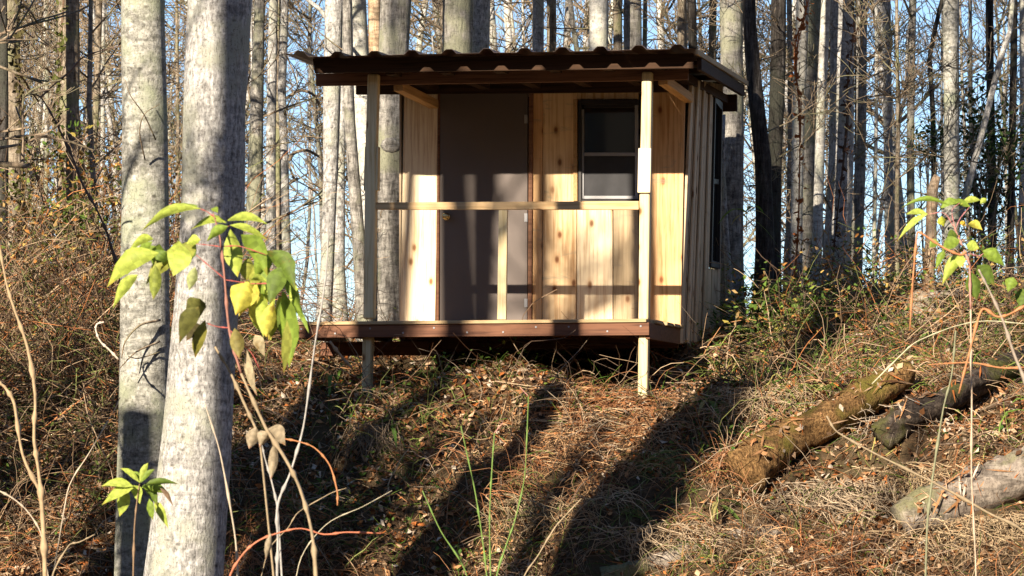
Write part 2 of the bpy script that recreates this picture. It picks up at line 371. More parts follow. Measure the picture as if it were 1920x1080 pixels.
# porch deck
dL = hp(547, 603, -1.5).x
npl = 10
for i in range(npl):
    v0 = -1.515+i*.1505
    ur = [-.005+.11, .0+.10, -.02, -.06][min(i, 3)] if False else random.uniform(-.02, .03)
    box('plank', dL+random.uniform(-.02, .02), ur+.02*i/npl, v0, v0+.1455, -.028, random.uniform(-.001, .002), M['deck'])
r0 = hp(547, 605, -1.5); 
box('rim_joist', dL+.01, .004, -1.497, -1.46, -.135, -.030, M['joist'])
box('rim_joist', -.034, .003, -1.458, -.03, -.165, -.030, M['joist'])
box('rim_joist', dL+.02, dL+.056, -1.458, 0, -.135, -.030, M['joist'])
for u_ in np.linspace(dL+.45, -.45, 6): box('joist', u_, u_+.038, -1.458, -.02, -.13, -.031, M['joist'])
box('beam', dL-.02, dL+.95, -.55, -.5, -.26, -.14, M['joist'])
rim = [o for o in cab.children if o.name.startswith('rim_joist')][0]
rr = random.Random(3)
for u_ in np.linspace(dL+.1, -.08, 11):
    c_ = Vector((u_+rr.uniform(-.03, .03), -1.499, rr.choice((-.06, -.10)))); vs, fs = tube([c_+Vector((0, .004, 0)), c_+Vector((0, -.003, 0))], [.009, .008], 8); part('bolt', (vs, fs), M['sash'], rim, 0)
# posts
def post(name, pix, v0, dep, m, rnd=.018):
    f = [hp(x, y, v0) for x, y in pix]; bk = [Vector((p.x, v0+dep, p.z)) for p in f]
    o = part(name, prism(f, bk), m, bv=0); bevel(o, rnd, 3); return o
pr = post('post', [(1196.5, 600), (1215.5, 600), (1218.5, 360), (1222, 134), (1203, 134), (1198.5, 360)], -1.44, .09, M['pine_post'])
post('post', [(1195, 752), (1213.5, 752), (1215, 628), (1196.5, 628)], -1.45, .09, M['pine_post'])
pl = post('post', [(680, 598), (701, 598), (705, 275), (709, 138), (688.5, 138), (684, 280)], -1.44, .09, M['pine_post'])
post('post', [(676, 742), (694.5, 742), (697.5, 628), (679, 628)], -1.45, .09, M['pine_post'])
s_ = part('splint', slab(-1.465, -1.4415, [(1195.5, 361), (1219, 361), (1220.5, 278), (1197, 278)]), M['pine_pale'], pr, .002)
part('splint', slab(-1.43, -1.36, [(704, 357), (708, 357), (709, 275), (706, 275)]), M['pine_post'], pl, .002)
part('splint', slab(-1.43, -1.36, [(681.5, 357), (683.5, 357), (686, 275), (684, 275)]), M['pine_post'], pl, .002)
box('knee_block', hp(682, 620, -1.4).x, hp(700, 620, -1.4).x, -1.42, -1.36, -.25, -.14, M['pine_post'])
# rail and baluster
part('rail', slab(-1.425, -1.385, [(704.5, 393), (1197.5, 393), (1197.5, 377), (704.5, 379.5)]), M['pine_rail'])
part('baluster', slab(-1.42, -1.38, [(932, 599), (948.5, 599), (951, 394), (935, 394)]), M['pine_post'])
# roof structure
part('beam', slab(-1.35, -1.31, [(592, 161), (1206, 151), (1290, 149), (1290, 128), (592, 138)]), M['beam'])
part('fascia', slab(-1.62, -1.58, [(590, 137), (1300, 128), (1300, 100), (586, 110)]), M['fascia'])
part('beam', slab(-.02-.05, -.026, [(667, 177), (1290, 172), (1290, 150), (667, 158)]), M['fascia'])
RF = hp(1306, 92, -1.87); RL = hp(529, 108, -1.87); RBr = hp(1401, 152, 2.05)
RBl = Vector((RL.x, 2.05, RBr.z-.05))
rs = [(765, 0), (880, 0), (1000, 0), (1120, 0), (1240, 0)]
for x0 in (738, 838, 938, 1038, 1138, 1234):
    a = hp(x0, 150, -1.30); c2 = hp(x0+18, 150, -1.30)
    zz = hp(1000, 160, -1.3).z
    P = [Vector((a.x, -1.3, zz+.0)), Vector((c2.x, -1.3, zz)), Vector((c2.x, -1.3, zz+.075)), Vector((a.x, -1.3, zz+.075))]
    Q = [Vector((p.x, 1.95, p.z+.05)) for p in P]
    if x0 in (738, 1234):
        P2 = [Vector((p.x, p.y, p.z-.02)) for p in P]; Q2 = [Vector((p.x+.0, -.075, p.z-.05)) for p in P]
        part('brace', prism(P2, Q2), M['rafter'])
    P3 = [Vector((p.x, -1.575, p.z+.09)) for p in P]; Q3 = [Vector((p.x, 1.95, p.z+.13)) for p in P]
    part('rafter', prism(P3, Q3), M['fascia'])
# side fascias under the metal and the rear beam
def rail3(name, a, b_, h, th, m):
    P = [a, a+Vector((th, 0, 0)), a+Vector((th, 0, h)), a+Vector((0, 0, h))]; Q = [b_, b_+Vector((th, 0, 0)), b_+Vector((th, 0, h)), b_+Vector((0, 0, h))]
    return part(name, prism(P, Q), m)
rail3('fascia', RF+Vector((-.05, .3, -.14)), RBr+Vector((-.06, -.02, -.14)), .10, .04, M['fascia'])
rail3('trim_board', RF+Vector((-.008, .0, -.045)), RBr+Vector((-.008, 0, -.045)), .045, .02, M['deck'])
box('beam', -.6, RBr.x-.06, 1.80, 1.86, RBr.z-.30, RBr.z-.145, M['fascia'])
for v_ in (-.9, -.1, .8, 1.7):
    k_ = (v_+1.87)/3.92; z_ = RF.z*(1-k_)+RBr.z*k_
    uu = RF.x*(1-k_)+RBr.x*k_
    zL = RL.z*(1-k_)+RBl.z*k_
    P = [Vector((RL.x+.28, v_, zL-.06)), Vector((uu-.06, v_, z_-.06)), Vector((uu-.06, v_, z_-.022)), Vector((RL.x+.28, v_, zL-.022))]
    if v_ > -1.8: part('purlin', prism(P, [p+Vector((0, .09, 0)) for p in P]), M['fascia'])
# corrugated metal: panels of three ribs, each an object
ribw = .31; tot = RF.x-RL.x; nr = int(round(tot/ribw)); ribw = tot/nr
def roof_pt(k, v, dz):
    f = k/nr; a = RL.lerp(RF, f); c2 = RBl.lerp(RBr, f); q = (v+1.87)/3.92; p = a.lerp(c2, q)
    lift = .035*max(0, 1-k/.8)*max(0, 1-(v+1.80)/1.2) ; return Vector((p.x, v, p.z+dz+lift))
prof = [(0, 0), (.30, 0), (.38, .026), (.42, .036), (.58, .036), (.62, .026), (.70, 0), (1, 0)]
k = 0
while k < nr:
    e = min(k+3, nr); cols = []
    for j in range(k, e):
        for f, h in (prof if j == k else prof[1:]): cols.append((j+f, h))
    rows = [-1.87, -1.2, -.4, .4, 1.2, 2.05]; vs = []; fs = []
    for v_ in rows:
        for kk, h in cols: vs.append(roof_pt(kk, v_, h+.004+(.002 if (k//3) % 2 else 0)))
    nc = len(cols)
    for i in range(len(rows)-1):
        for j in range(nc-1): fs.append((i*nc+j, i*nc+j+1, (i+1)*nc+j+1, (i+1)*nc+j))
    o = link_mesh('roof_panel', vs, fs, M['metal'], cab); md = o.modifiers.new('s', 'SOLIDIFY'); md.thickness = .0015
    k = e
# piers below the floor at the back
for u_ in (uL+.2, -.3): box('pier', u_, u_+.25, 1.3, 1.55, -.7, -.192, M['block'])

# ------------------------------------------------------------------ trees
def twigs(rr, base, dirv, length, rad, depth, out, K=5, droop=.0, spread=.8, minr=.0025):
    pts = [np.array(base, float)]; d = np.array(dirv, float); d /= np.linalg.norm(d)+1e-9
    for i in range(K-1):
        d = d+np.array([rr.gauss(0, .13), rr.gauss(0, .13), rr.gauss(0, .10)+.05-droop]); d /= np.linalg.norm(d)
        pts.append(pts[-1]+d*length/(K-1))
    out.append((np.array(pts), np.linspace(rad, max(rad*.45, minr), K)))
    if depth <= 0: return
    nchild = rr.randint(3, 5) if depth > 1 else rr.randint(3, 6)
    for c in range(nchild):
        tpos = rr.uniform(.25, 1.0)*(K-1); i = min(int(tpos), K-2); f = tpos-i; p = pts[i]*(1-f)+pts[i+1]*f
        dd = d*.6+np.array([rr.gauss(0, spread), rr.gauss(0, spread), rr.gauss(0, spread*.6)+.25])
        twigs(rr, p, dd, length*rr.uniform(.4, .7), max(rad*rr.uniform(.35, .55), minr), depth-1, out, K, droop, spread, minr)
def twig_mesh(out):
    P = np.stack([a for a, b_ in out]); R = np.stack([b_ for a, b_ in out]); v, q, nf = tubes_np(P, R, 3); return v, q
def tree(pix, Y, bark_m, label, group=None, top=13.0, crown=6, seed=None, low=0, wob=.05, name='tree', cat='tree', sides=14, flare=1.5, crown_from=5.0, base_y=None):
    seed = seed if seed is not None else int(pix[0][0]*7+Y*13); rr = random.Random(seed)
    pts = [at(x, y, Y) for x, y, ww in pix]; rad = [ww/2/F*Y for x, y, ww in pix]
    pts.reverse(); rad.reverse()                                 # bottom first
    d = (pts[0]-pts[min(1, len(pts)-1)]); g = gz(pts[0].x, pts[0].y)
    if pts[0].z > g-.05:
        d = d/abs(d.z) if abs(d.z) > 1e-4 else Vector((0, 0, -1)); d.x *= .5
        pts.insert(0, pts[0]+d*(pts[0].z-g+.12)); rad.insert(0, rad[0]*1.08)
    base = Vector((pts[0].x, pts[0].y, g))
    up = pts[-1]-pts[-2]; up = up/max(up.z, .01); up.x *= .6
    if top > pts[-1].z+1:
        ztop = pts[-1].z; r0 = rad[-1]; p0 = pts[-1]
        for k in range(1, 5):
            f = k/4; pts.append(p0+Vector((up.x*(top-ztop)*f*.7+rr.uniform(-.1, .1), rr.uniform(-.15, .15), (top-ztop)*f))); rad.append(r0*(1-.75*f))
    # resample
    fine = []; fr = []
    for i in range(len(pts)-1):
        L = (pts[i+1]-pts[i]).length; n_ = max(2, int(L/(.22 if pts[i].z < 6 else 1.0)))
        for k in range(n_):
            f = k/n_; fine.append(pts[i].lerp(pts[i+1], f)); fr.append(rad[i]*(1-f)+rad[i+1]*f)
    fine.append(pts[-1]); fr.append(rad[-1])
    for i, p in enumerate(fine):
        h = p.z-base.z
        fr[i] *= 1+(flare-1)*math.exp(-max(h, 0)/.22)
        if 0 < i < len(fine)-1 : fine[i] = p+Vector((math.sin(p.z*1.3+seed)*.012, 0, 0))
    e = empty(name, base); tag(e, label, cat, group)
    vs, fs = tube([p-base for p in fine], fr, sides, wob, seed)
    link_mesh('trunk', vs, fs, bark_m, e, smooth=True)
    out = []
    for c in range(crown):
        zz = rr.uniform(crown_from, top*.95); i = min(range(len(fine)), key=lambda j: abs(fine[j].z-zz))
        an = rr.uniform(0, 6.28); d = (math.cos(an), math.sin(an), rr.uniform(.3, 1.0))
        twigs(rr, np.array(fine[i]-base), d, rr.uniform(1.2, 2.6), fr[i]*.4, 3 if c % 3 == 0 else 2, out, minr=.004)
    for c in range(low):
        zz = rr.uniform(base.z+.8, 5.2); i = min(range(len(fine)), key=lambda j: abs(fine[j].z-zz))
        an = rr.uniform(0, 6.28); d = (math.cos(an), math.sin(an)*.6, rr.uniform(-.3, .7))
        twigs(rr, np.array(fine[i]-base), d, rr.uniform(.35, 1.0), rr.uniform(.006, .013), 2, out, minr=.003)
    if out:
        v, q = twig_mesh(out); link_mesh('branches', v, q, M['twig'], e)['kind'] = 'stuff'
    return e, fine, fr, base
def pathpart(name, e, base, pix, Y, w0, w1, m, sides=7, **k):    # a limb traced against a tree
    pts = smoothline([at(x, y, Y+dy) for x, y, dy in pix], 4); n_ = len(pts)
    vs, fs = tube([p-base for p in pts], [(w0+(w1-w0)*i/(n_-1))/2/F*Y for i in range(n_)], sides, .06, int(w0*9))
    return link_mesh(name, vs, fs, m, e, smooth=True)
P, L_, G, T_, D, W_ = M['bark_pale'], M['bark_lichen'], M['bark_grey'], M['bark_tan'], M['bark_dark'], M['bark_white']
eA, fA, _, bA = tree([(418, -40, 121), (416, 0, 121), (404, 200, 118), (400, 400, 120), (388, 540, 122), (368, 800, 132), (343, 1080, 148), (318, 1330, 165)], 22.0, P,
     'thick pale smooth barked trunk in the foreground, the larger of the near pair', crown=10, wob=.03, sides=28, top=18, crown_from=11)
eB, fB, _, bB = tree([(274, -300, 66), (272, -60, 76), (270, 0, 82), (271, 250, 86), (268, 540, 92), (269, 800, 96), (270, 1080, 104), (271, 1300, 114)], 23.15, L_,
     'slimmer lichen patched pale trunk just left of the thickest foreground trunk', crown=10, wob=.02, sides=22, top=18, low=0, crown_from=11)
for (pix, w0, w1) in (([(300, 600, -.1), (262, 610, -.25), (235, 640, -.3), (228, 672, -.3)], 5, 2), ([(300, 640, -.1), (255, 660, -.25), (225, 690, -.3)], 4, 2), ([(300, 660, -.1), (260, 672, -.2), (240, 668, -.3)], 3, 1.5),
                      ([(292, 262, -.15), (270, 215, -.3), (245, 180, -.4), (235, 150, -.4)], 3, 1.2), ([(272, 300, -.15), (262, 250, -.3), (270, 215, -.4), (300, 195, -.4)], 3, 1.2)):
    pathpart('twig', eB, bB, pix, 23.1, w0, w1, M['twig'])
tree([(487, 0, 20), (481, 320, 28), (470, 500, 28), (458, 640, 30)], 36, G, 'mottled grey trunk showing right beside the thickest foreground trunk', low=3)
tree([(512, 0, 17), (510, 320, 18), (508, 500, 20), (504, 640, 22)], 38, P, 'slender pale trunk, second to the right of the thickest foreground trunk', low=2)
eE, fE, _, bE = tree([(532, 0, 15), (528, 170, 16), (536, 320, 15), (540, 500, 18), (542, 640, 20)], 37, P, 'slender pale trunk with two hooked dark limbs left of the cabin', low=3)
pathpart('limb', eE, bE, [(536, 185, 0), (560, 170, 0), (585, 176, 0), (598, 195, 0), (606, 214, 0)], 37, 6, 5, M['twig'])
pathpart('limb', eE, bE, [(541, 302, 0), (552, 287, 0), (575, 282, 0), (595, 292, 0), (606, 300, 0), (608, 318, 0)], 37, 7, 4, M['twig'])
pathpart('limb', eE, bE, [(542, 222, 0), (575, 236, 0), (612, 250, 0)], 37, 3, 2, M['twig'])
pathpart('limb', eE, bE, [(533, 95, 0), (548, 130, 0), (555, 150, 0), (560, 170, 0)], 37, 3, 2, M['twig'])
tree([(522, 0, 12), (524, 160, 18), (527, 400, 26), (528, 640, 30)], 40, T_, 'tan rough trunk tucked behind the one with the hooked limbs', low=2)
eF, fF, _, bF = tree([(628, 0, 34), (624, 200, 32), (621, 320, 28), (612, 500, 26), (604, 610, 28), (600, 660, 30)], 34, P, 'pale smooth trunk left of the porch post with a limb forking off at the top', low=2)
pathpart('limb', eF, bF, [(616, 40, 0), (600, 18, 0), (575, -2, 0), (560, -20, 0)], 34, 10, 7, P)
tree([(645, 0, 8), (640, 200, 12), (637, 300, 16), (636, 500, 23), (636, 600, 34), (637, 660, 38)], 34.8, P, 'trunk pressed against its right hand neighbour left of the porch post, white at the foot', low=1)
tree([(668, 0, 40), (676, 170, 36), (686, 300, 36), (700, 600, 36)], 35, W_, 'bright wide trunk passing behind the left porch post', low=1)
tree([(652, 0, 16), (656, 200, 20), (668, 400, 25), (680, 600, 28)], 33.2, G, 'dark mottled trunk just left of the left porch post', low=3)
tree([(700, -20, 24), (700, 100, 23), (700, 600, 24)], 36, M['bark_cream'], 'bark stripped orange cream trunk rising above the roof over the left post', low=0, wob=.03)
eJ, fJ, _, bJ = tree([(744, 0, 60), (740, 100, 58), (736, 250, 52), (734, 450, 54), (732, 600, 60)], 33.4, G, 'rough grey trunk with a round knot filling the gap beside the cabin wall', low=0, wob=.05)
kp = at(733, 272, 33.4-.14)
vs, fs = tube([kp+Vector((0, .08, 0))-bJ, kp+Vector((0, .02, 0))-bJ, kp+Vector((0, -.02, 0))-bJ, kp+Vector((0, -.01, 0))-bJ, kp-bJ+Vector((0, .02, 0))], [.10, .085, .06, .035, .01], 12, .08)
link_mesh('knot', vs, fs, G, eJ, smooth=True)
tree([(857, 0, 58), (858, 100, 56), (858, 600, 58)], 34, G, 'stoutest grey trunk directly above the cabin roof', low=0, wob=.05)
tree([(906, -20, 33), (903, 100, 33), (900, 600, 36)], 34.6, P, 'pale trunk leaning on the stoutest one above the roof', low=0)
tree([(1011, 0, 22), (1011, 100, 22), (1010, 600, 24)], 36, P, 'left one of a close pale pair above the middle of the roof', low=1)
tree([(1033, 0, 17), (1034, 100, 18), (1034, 600, 20)], 36.4, T_, 'right one of a close pair above the middle of the roof', low=3)
tree([(1121, 0, 36), (1121, 100, 35), (1120, 600, 38)], 34, W_, 'pale trunk with a shaded right side above the front window', low=2)
tree([(1156, 0, 17), (1156, 100, 18), (1155, 600, 20)], 36, T_, 'narrow brown patched trunk between two grey ones above the window', low=2)
tree([(1184, 0, 34), (1185, 100, 35), (1185, 600, 38)], 34.5, G, 'ridged grey trunk just above and left of the right porch post', low=2)
tree([(1210, 0, 8), (1210, 100, 9), (1211, 600, 11)], 41, T_, 'thin trunk above the top of the right porch post', low=3)
tree([(1277, 0, 18), (1278, 100, 19), (1280, 600, 22)], 36, T_, 'tan trunk of a touching pair above the right end of the roof', low=2)
tree([(1296, 0, 17), (1297, 100, 17), (1298, 600, 20)], 36.6, D, 'dark trunk of a touching pair above the right end of the roof', low=2)
tree([(1336, 0, 14), (1336, 100, 14), (1338, 600, 17)], 38, T_, 'narrow tan trunk over the right roof corner', low=2)
tree([(1369, 0, 42), (1371, 200, 42), (1373, 400, 43), (1376, 640, 48)], 33, G, 'shaded grey trunk directly behind the cabin right wall with a light stripe', low=1)
tree([(1357, 215, 8), (1358, 330, 9), (1364, 480, 12), (1371, 640, 19)], 32.6, P, 'slim pale stem standing against the shaded trunk by the side wall', top=3.2, crown=0, low=0)
tree([(1406, -10, 25), (1408, 40, 25), (1417, 160, 28), (1431, 300, 30), (1432, 450, 34), (1425, 600, 37)], 32.2, D, 'leaning dark furrowed trunk nearest the right end of the roof', low=4, wob=.07)
tree([(1458, 0, 29), (1455, 200, 29), (1452, 300, 28), (1450, 600, 34)], 33.4, D, 'straight dark trunk crossing behind the leaning furrowed one', low=5, wob=.05)
tree([(1480, 0, 10), (1480, 300, 11), (1478, 600, 14)], 38, G, 'thin grey trunk right of the two dark trunks', low=4)
tree([(1388, 200, 9), (1390, 400, 10), (1392, 600, 12)], 42, W_, 'thin white trunk in the gap between cabin and leaning dark trunk', low=3)
eZ, fZ, _, bZ = tree([(1505, 0, 24), (1500, 200, 24), (1495, 400, 22), (1491, 620, 24)], 35, W_, 'white trunk carrying an orange climbing vine', low=3)
tree([(1529, -20, 26), (1524, 100, 24), (1519, 320, 24), (1511, 620, 25)], 35.6, G, 'mottled grey trunk just right of the orange vine', low=2)
tree([(1549, 0, 18), (1538, 320, 19), (1525, 600, 20), (1522, 640, 22)], 34, W_, 'brightest white narrow trunk, leaning slightly', low=0)
tree([(1579, 0, 44), (1575, 320, 48), (1563, 560, 53), (1561, 620, 60)], 34.6, P, 'largest pale trunk right of the cabin with dark climbers on it', low=2, wob=.04)
tree([(1617, 0, 24), (1610, 320, 22), (1600, 560, 26), (1598, 620, 28)], 35.4, G, 'grey trunk close on the right of the largest pale one', low=3)
tree([(1660, -10, 16), (1663, 140, 16), (1667, 300, 17), (1672, 600, 19)], 40, P, 'pale bent trunk in the thin woods, first right of the big cluster', low=5)
tree([(1711, 0, 14), (1709, 250, 14), (1708, 600, 17)], 40, G, 'grey pole trunk halfway between the big cluster and the right hand pale trunk', low=5)
tree([(1765, 0, 8), (1750, 60, 9), (1741, 110, 9), (1748, 210, 10), (1752, 330, 11), (1745, 600, 12)], 42, D, 'crooked dark thin trunk left of the lone pale trunk', low=6)
tree([(1785, 0, 31), (1786, 200, 30), (1784, 440, 30), (1782, 620, 34)], 34, L_, 'lone straight pale trunk on the right above the leafy plant', low=3)
tree([(1857, 0, 15), (1857, 250, 15), (1860, 600, 18)], 40, D, 'dark trunk right of the lone pale trunk', low=6)
tree([(1895, 60, 9), (1878, 107, 11), (1846, 230, 12), (1813, 350, 14), (1790, 430, 14)], 37, P, 'pale slanting trunk crossing behind the evergreen', low=2, flare=1)
tree([(1900, 0, 13), (1897, 250, 14), (1895, 600, 16)], 38, D, 'dark trunk near the right edge', low=6)
tree([(1918, 0, 12), (1917, 250, 14), (1915, 600, 16)], 39, W_, 'whitish trunk at the very right edge', low=4)
tree([(1643, 0, 7), (1641, 250, 7), (1640, 600, 9)], 42, W_, 'thin pale pole just right of the big cluster', low=4)
tree([(5, 0, 14), (5, 300, 18), (4, 600, 24)], 30.5, D, 'dark trunk at the very left edge', low=6)
tree([(24, 0, 26), (24, 250, 34), (27, 430, 44), (27, 640, 52)], 31, T_, 'shaggy vine wrapped trunk second from the left edge', low=5, wob=.12)
eP, fP, _, bP = tree([(127, 0, 44), (127, 200, 40), (131, 350, 48), (134, 620, 54)], 31.5, T_, 'vine draped brown trunk between the left edge and the near pair', low=6, wob=.12)
tree([(184, 0, 13), (181, 200, 13), (172, 340, 14), (168, 620, 18)], 33, T_, 'narrow brown trunk left of the near pair', low=8)
tree([(88, 0, 7), (86, 200, 8), (84, 620, 10)], 36, G, 'thin pole left of the vine draped trunk', low=6)
tree([(333, 0, 6), (330, 620, 9)], 38, T_, 'thin pole in the gap between the two near trunks', low=8)
# climbing vines
def vine(name, label, pix, Y, wpx, m=None, col=(.45, .16, .06), leaves=0, lc=(.40, .14, .05)):
    base = at(*pix[-1][:2], Y); e = empty(name, base); tag(e, label, 'vine')
    for k in range(3):
        rr = random.Random(k+int(pix[0][0]))
        pts = smoothline([at(x+rr.uniform(-3, 3), y, Y-.02-rr.uniform(0, .04))-base for x, y in pix], 6)
        vs, fs = tube(pts, [wpx/2/F*Y*(.6+.4*i/len(pts)) for i in range(len(pts))], 6, .25, k)
        link_mesh('stem', vs, fs, M['stem'], e, smooth=True, fcol=np.array(col))
    if leaves:
        rr = random.Random(5); vs = []; fs = []
        for i in range(leaves):
            f = rr.uniform(0, len(pix)-1.01); a = int(f); f -= a
            c0 = at(pix[a][0]*(1-f)+pix[a+1][0]*f+rr.gauss(0, 5), pix[a][1]*(1-f)+pix[a+1][1]*f, Y-.08-rr.uniform(0, .08))-base
            s = rr.uniform(.02, .045); d1 = Vector((rr.gauss(0, 1), rr.gauss(0, .6), rr.gauss(0, 1)-.5)).normalized()*s; d2 = Vector((rr.gauss(0, 1), rr.gauss(0, .6), rr.gauss(0, 1))).normalized()*s*.6
            n0 = len(vs); vs += [c0-d1, c0+d2, c0+d1, c0-d2]; fs.append((n0, n0+1, n0+2, n0+3))
        o = link_mesh('leaves', vs, fs, M['litter'], e, fcol=np.array(lc)); o['kind'] = 'stuff'
vine('climbing_vine', 'orange hairy vine climbing the white trunk right of the dark pair', [(1517, 0), (1505, 40), (1494, 80), (1492, 140), (1499, 190), (1502, 300), (1497, 420), (1491, 520), (1489, 610)], 34.7, 3.2, leaves=160, lc=(.42, .13, .04))
vine('climbing_vine', 'dark leafy creeper running up the right side of the largest pale trunk', [(1598, -10), (1600, 60), (1590, 150), (1588, 220), (1583, 300), (1572, 400), (1560, 520), (1556, 600)], 34.2, 3.0, col=(.10, .06, .04), leaves=150, lc=(.09, .05, .035))
vine('climbing_vine', 'leafy creeper hanging down the trunk at the far left', [(40, 0), (30, 90), (38, 180), (42, 300), (36, 420), (30, 520)], 30.7, 3.0, col=(.18, .12, .07), leaves=260, lc=(.10, .085, .035))
vine('climbing_vine', 'creeper with a few green leaves on the vine draped brown trunk', [(118, 0), (112, 110), (108, 220), (118, 330), (128, 450), (126, 560)], 31.1, 3.0, col=(.16, .10, .06), leaves=220, lc=(.10, .11, .03))

# trees left of the view whose shadows fall across the place
def caster(p, dist, width, top=16, lean=0, seed=0, crown=8, m=None, cfrom=12.5):
    b_ = Vector((p.x, p.y, 0))-HS*dist; z = gz(b_.x, b_.y); e = empty('tree', (b_.x, b_.y, z))
    tag(e, 'bare grey tree standing beyond the left edge of the view', 'tree', 'trees standing beyond the left edge')
    pts = [Vector((lean*(h/10), 0, h)) for h in np.linspace(-.1, top-z, 10)]
    vs, fs = tube(pts, [width/2*(1.2 if i == 0 else 1-.045*i) for i in range(10)], 10, .05, seed)
    link_mesh('trunk', vs, fs, m or G, e, smooth=True)
    rr = random.Random(seed); out = []
    for c in range(crown):
        h = rr.uniform(cfrom, top-z-.3); an = rr.uniform(0, 6.28)
        twigs(rr, np.array([lean*h/10, 0, h]), (math.cos(an), math.sin(an), rr.uniform(.2, .9)), rr.uniform(1.2, 2.4), width*.14, 2, out, minr=.006)
    if out:
        v, q = twig_mesh(out); link_mesh('branches', v, q, M['twig'], e)['kind'] = 'stuff'
def W(px, py, v): p = hp(px, py, v); return C0+U*p.x+V*p.y+Vector((0, 0, p.z))
caster(W(888, 500, 0), 12, .33, seed=1, lean=-.2)
caster(W(1022, 500, 0), 17, .20, seed=2)
caster(gp(660, 800), 11, .20, seed=3, lean=.3)
caster(gp(600, 830), 15, .34, seed=31, top=13, cfrom=8)
caster(gp(520, 800), 13, .12, seed=4, lean=-.4)
caster(gp(440, 850), 12, .25, seed=5, top=10, cfrom=5, lean=.5)
caster(gp(250, 800), 9, .16, seed=6, lean=.6)
caster(gp(150, 800), 12, .30, seed=7, lean=-.3, top=9, cfrom=5)
caster(gp(20, 800), 9, .12, seed=8)
caster(gp(1560, 780), 19, .10, seed=11)
caster(gp(1780, 760), 21, .14, seed=12)
caster(at(450, 200, 22), 9, .24, seed=13, lean=.10)
caster(gp(1375, 790), 17, .42, seed=21)
caster(at(262, 900, 23.05), 10, .42, top=4.75, seed=14, crown=0)  # unseen low trunk added to shade the foot of the lichen patched one

def snag_caster(px, py, dist, width, seed, lean=0):  # unseen trunks added and cut short so their shadows end on the bank
    p = gp(px, py); b_ = Vector((p.x, p.y, 0))-HS*dist; z = gz(b_.x, b_.y); H = p.z+math.tan(SUN_EL)*dist-z; e = empty('broken_snag', (b_.x, b_.y, z))
    tag(e, 'unseen short grey trunk added beyond the left edge to shade the bank', 'snag', 'short trunks added beyond the left edge for their shadows')
    rr = random.Random(seed); n_ = 14; pts = [Vector((lean*(h/H-1)+.05*math.sin(h*2+seed), 0, h)) for h in np.linspace(-.1, H, n_)]
    vs, fs = tube(pts, [width/2*(1.15-.25*i/n_)*(1 if i < n_-2 else (.75, .35)[i-n_+2]) for i in range(n_)], 10, .12, seed); link_mesh('trunk', vs, fs, G, e, smooth=True)
    out = []
    for c in range(7): h = rr.uniform(H*.45, H*.95); an = rr.uniform(0, 6.28); twigs(rr, np.array([lean*(h/H-1), 0, h]), (math.cos(an), math.sin(an), rr.uniform(-.2, .6)), rr.uniform(.5, 1.4), width*.13, 2, out, minr=.008)
    v, q = twig_mesh(out); link_mesh('branches', v, q, M['twig'], e)['kind'] = 'stuff'
for a in ((700, 760, 7, .34, 1, -.8), (585, 760, 8, .42, 2, .6), (925, 775, 13, .24, 3, .5), (820, 850, 12, .40, 4, .5), (1150, 800, 15, .26, 5, .1), (500, 700, 6, .20, 6, 1.0), (640, 900, 9, .30, 7, -1.2), (60, 720, 7, .25, 9, .8)):
    snag_caster(*a)
# understory: bare saplings and far trees, a few shapes copied many times
def template_bare(h, r, seed, kind):
    rr = random.Random(seed); out = []
    x = 0; y = 0; K = 5
    lean = rr.uniform(-.15, .15)
    zs = np.linspace(0, h, 9); px = np.cumsum([0]+[rr.gauss(lean*h/9, .05) for _ in range(8)])
    trunk = [Vector((px[i], rr.gauss(0, .02), zs[i])) for i in range(9)]
    tv, tf = tube(trunk, [r*(1-.08*i) for i in range(9)], 6, .08, seed)
    nb = int(h*(3.2 if kind == 'sap' else 1.8))
    for c in range(nb):
        f = rr.uniform(.12, 1)*8; i = min(int(f), 7); p = trunk[i].lerp(trunk[i+1], f-i); an = rr.uniform(0, 6.28)
        twigs(rr, np.array(p), (math.cos(an), math.sin(an), rr.uniform(.1, 1.3)), rr.uniform(.6, 1.5), r*.35, 3 if kind == 'sap' and c % 4 == 0 else 2, out, minr=.0045)
    bv, bq = twig_mesh(out)
    me1 = bpy.data.meshes.new('trunk'); me1.from_pydata([tuple(v) for v in tv], [], tf); me1.update(); me1.polygons.foreach_set('use_smooth', [True]*len(me1.polygons))
    ob = link_mesh('branches', bv, bq, M['twig']); me2 = ob.data; bpy.data.objects.remove(ob)
    return me1, me2
saps = [template_bare(h, r, 100+i, 'sap') for i, (h, r) in enumerate([(5, .03), (6, .035), (7, .045), (4, .022), (6.5, .03)])]
fars = [template_bare(h, r, 200+i, 'far') for i, (h, r) in enumerate([(13, .09), (14, .12), (12, .075), (15, .10)])]
mats_ = [P, W_, T_, G]
def place(tpl, x, y, name, label, cat, group, bm, sc=1):
    e = empty(name, (x, y, gz(x, y)-.03), random.uniform(0, 6.28)); tag(e, label, cat, group); e.scale = (sc,)*3
    key = (tpl[0].name, bm.name)
    if key not in place.c:
        a = tpl[0].copy(); a.materials.clear(); a.materials.append(bm); place.c[key] = a
    for nm, me in (('trunk', place.c[key]), ('branches', tpl[1])):
        o = bpy.data.objects.new(nm, me); COL.objects.link(o); o.parent = e
        if nm == 'branches': o['kind'] = 'stuff'
place.c = {}
for i in range(46):
    y = random.uniform(35.5, 62); x = random.uniform(-.17*y, .17*y)
    place(random.choice(saps), x, y, 'sapling', 'thin bare sapling in the tangle of the woods behind the cabin', 'sapling', 'bare saplings in the woods behind the cabin', random.choice(mats_), random.uniform(.8, 1.2))
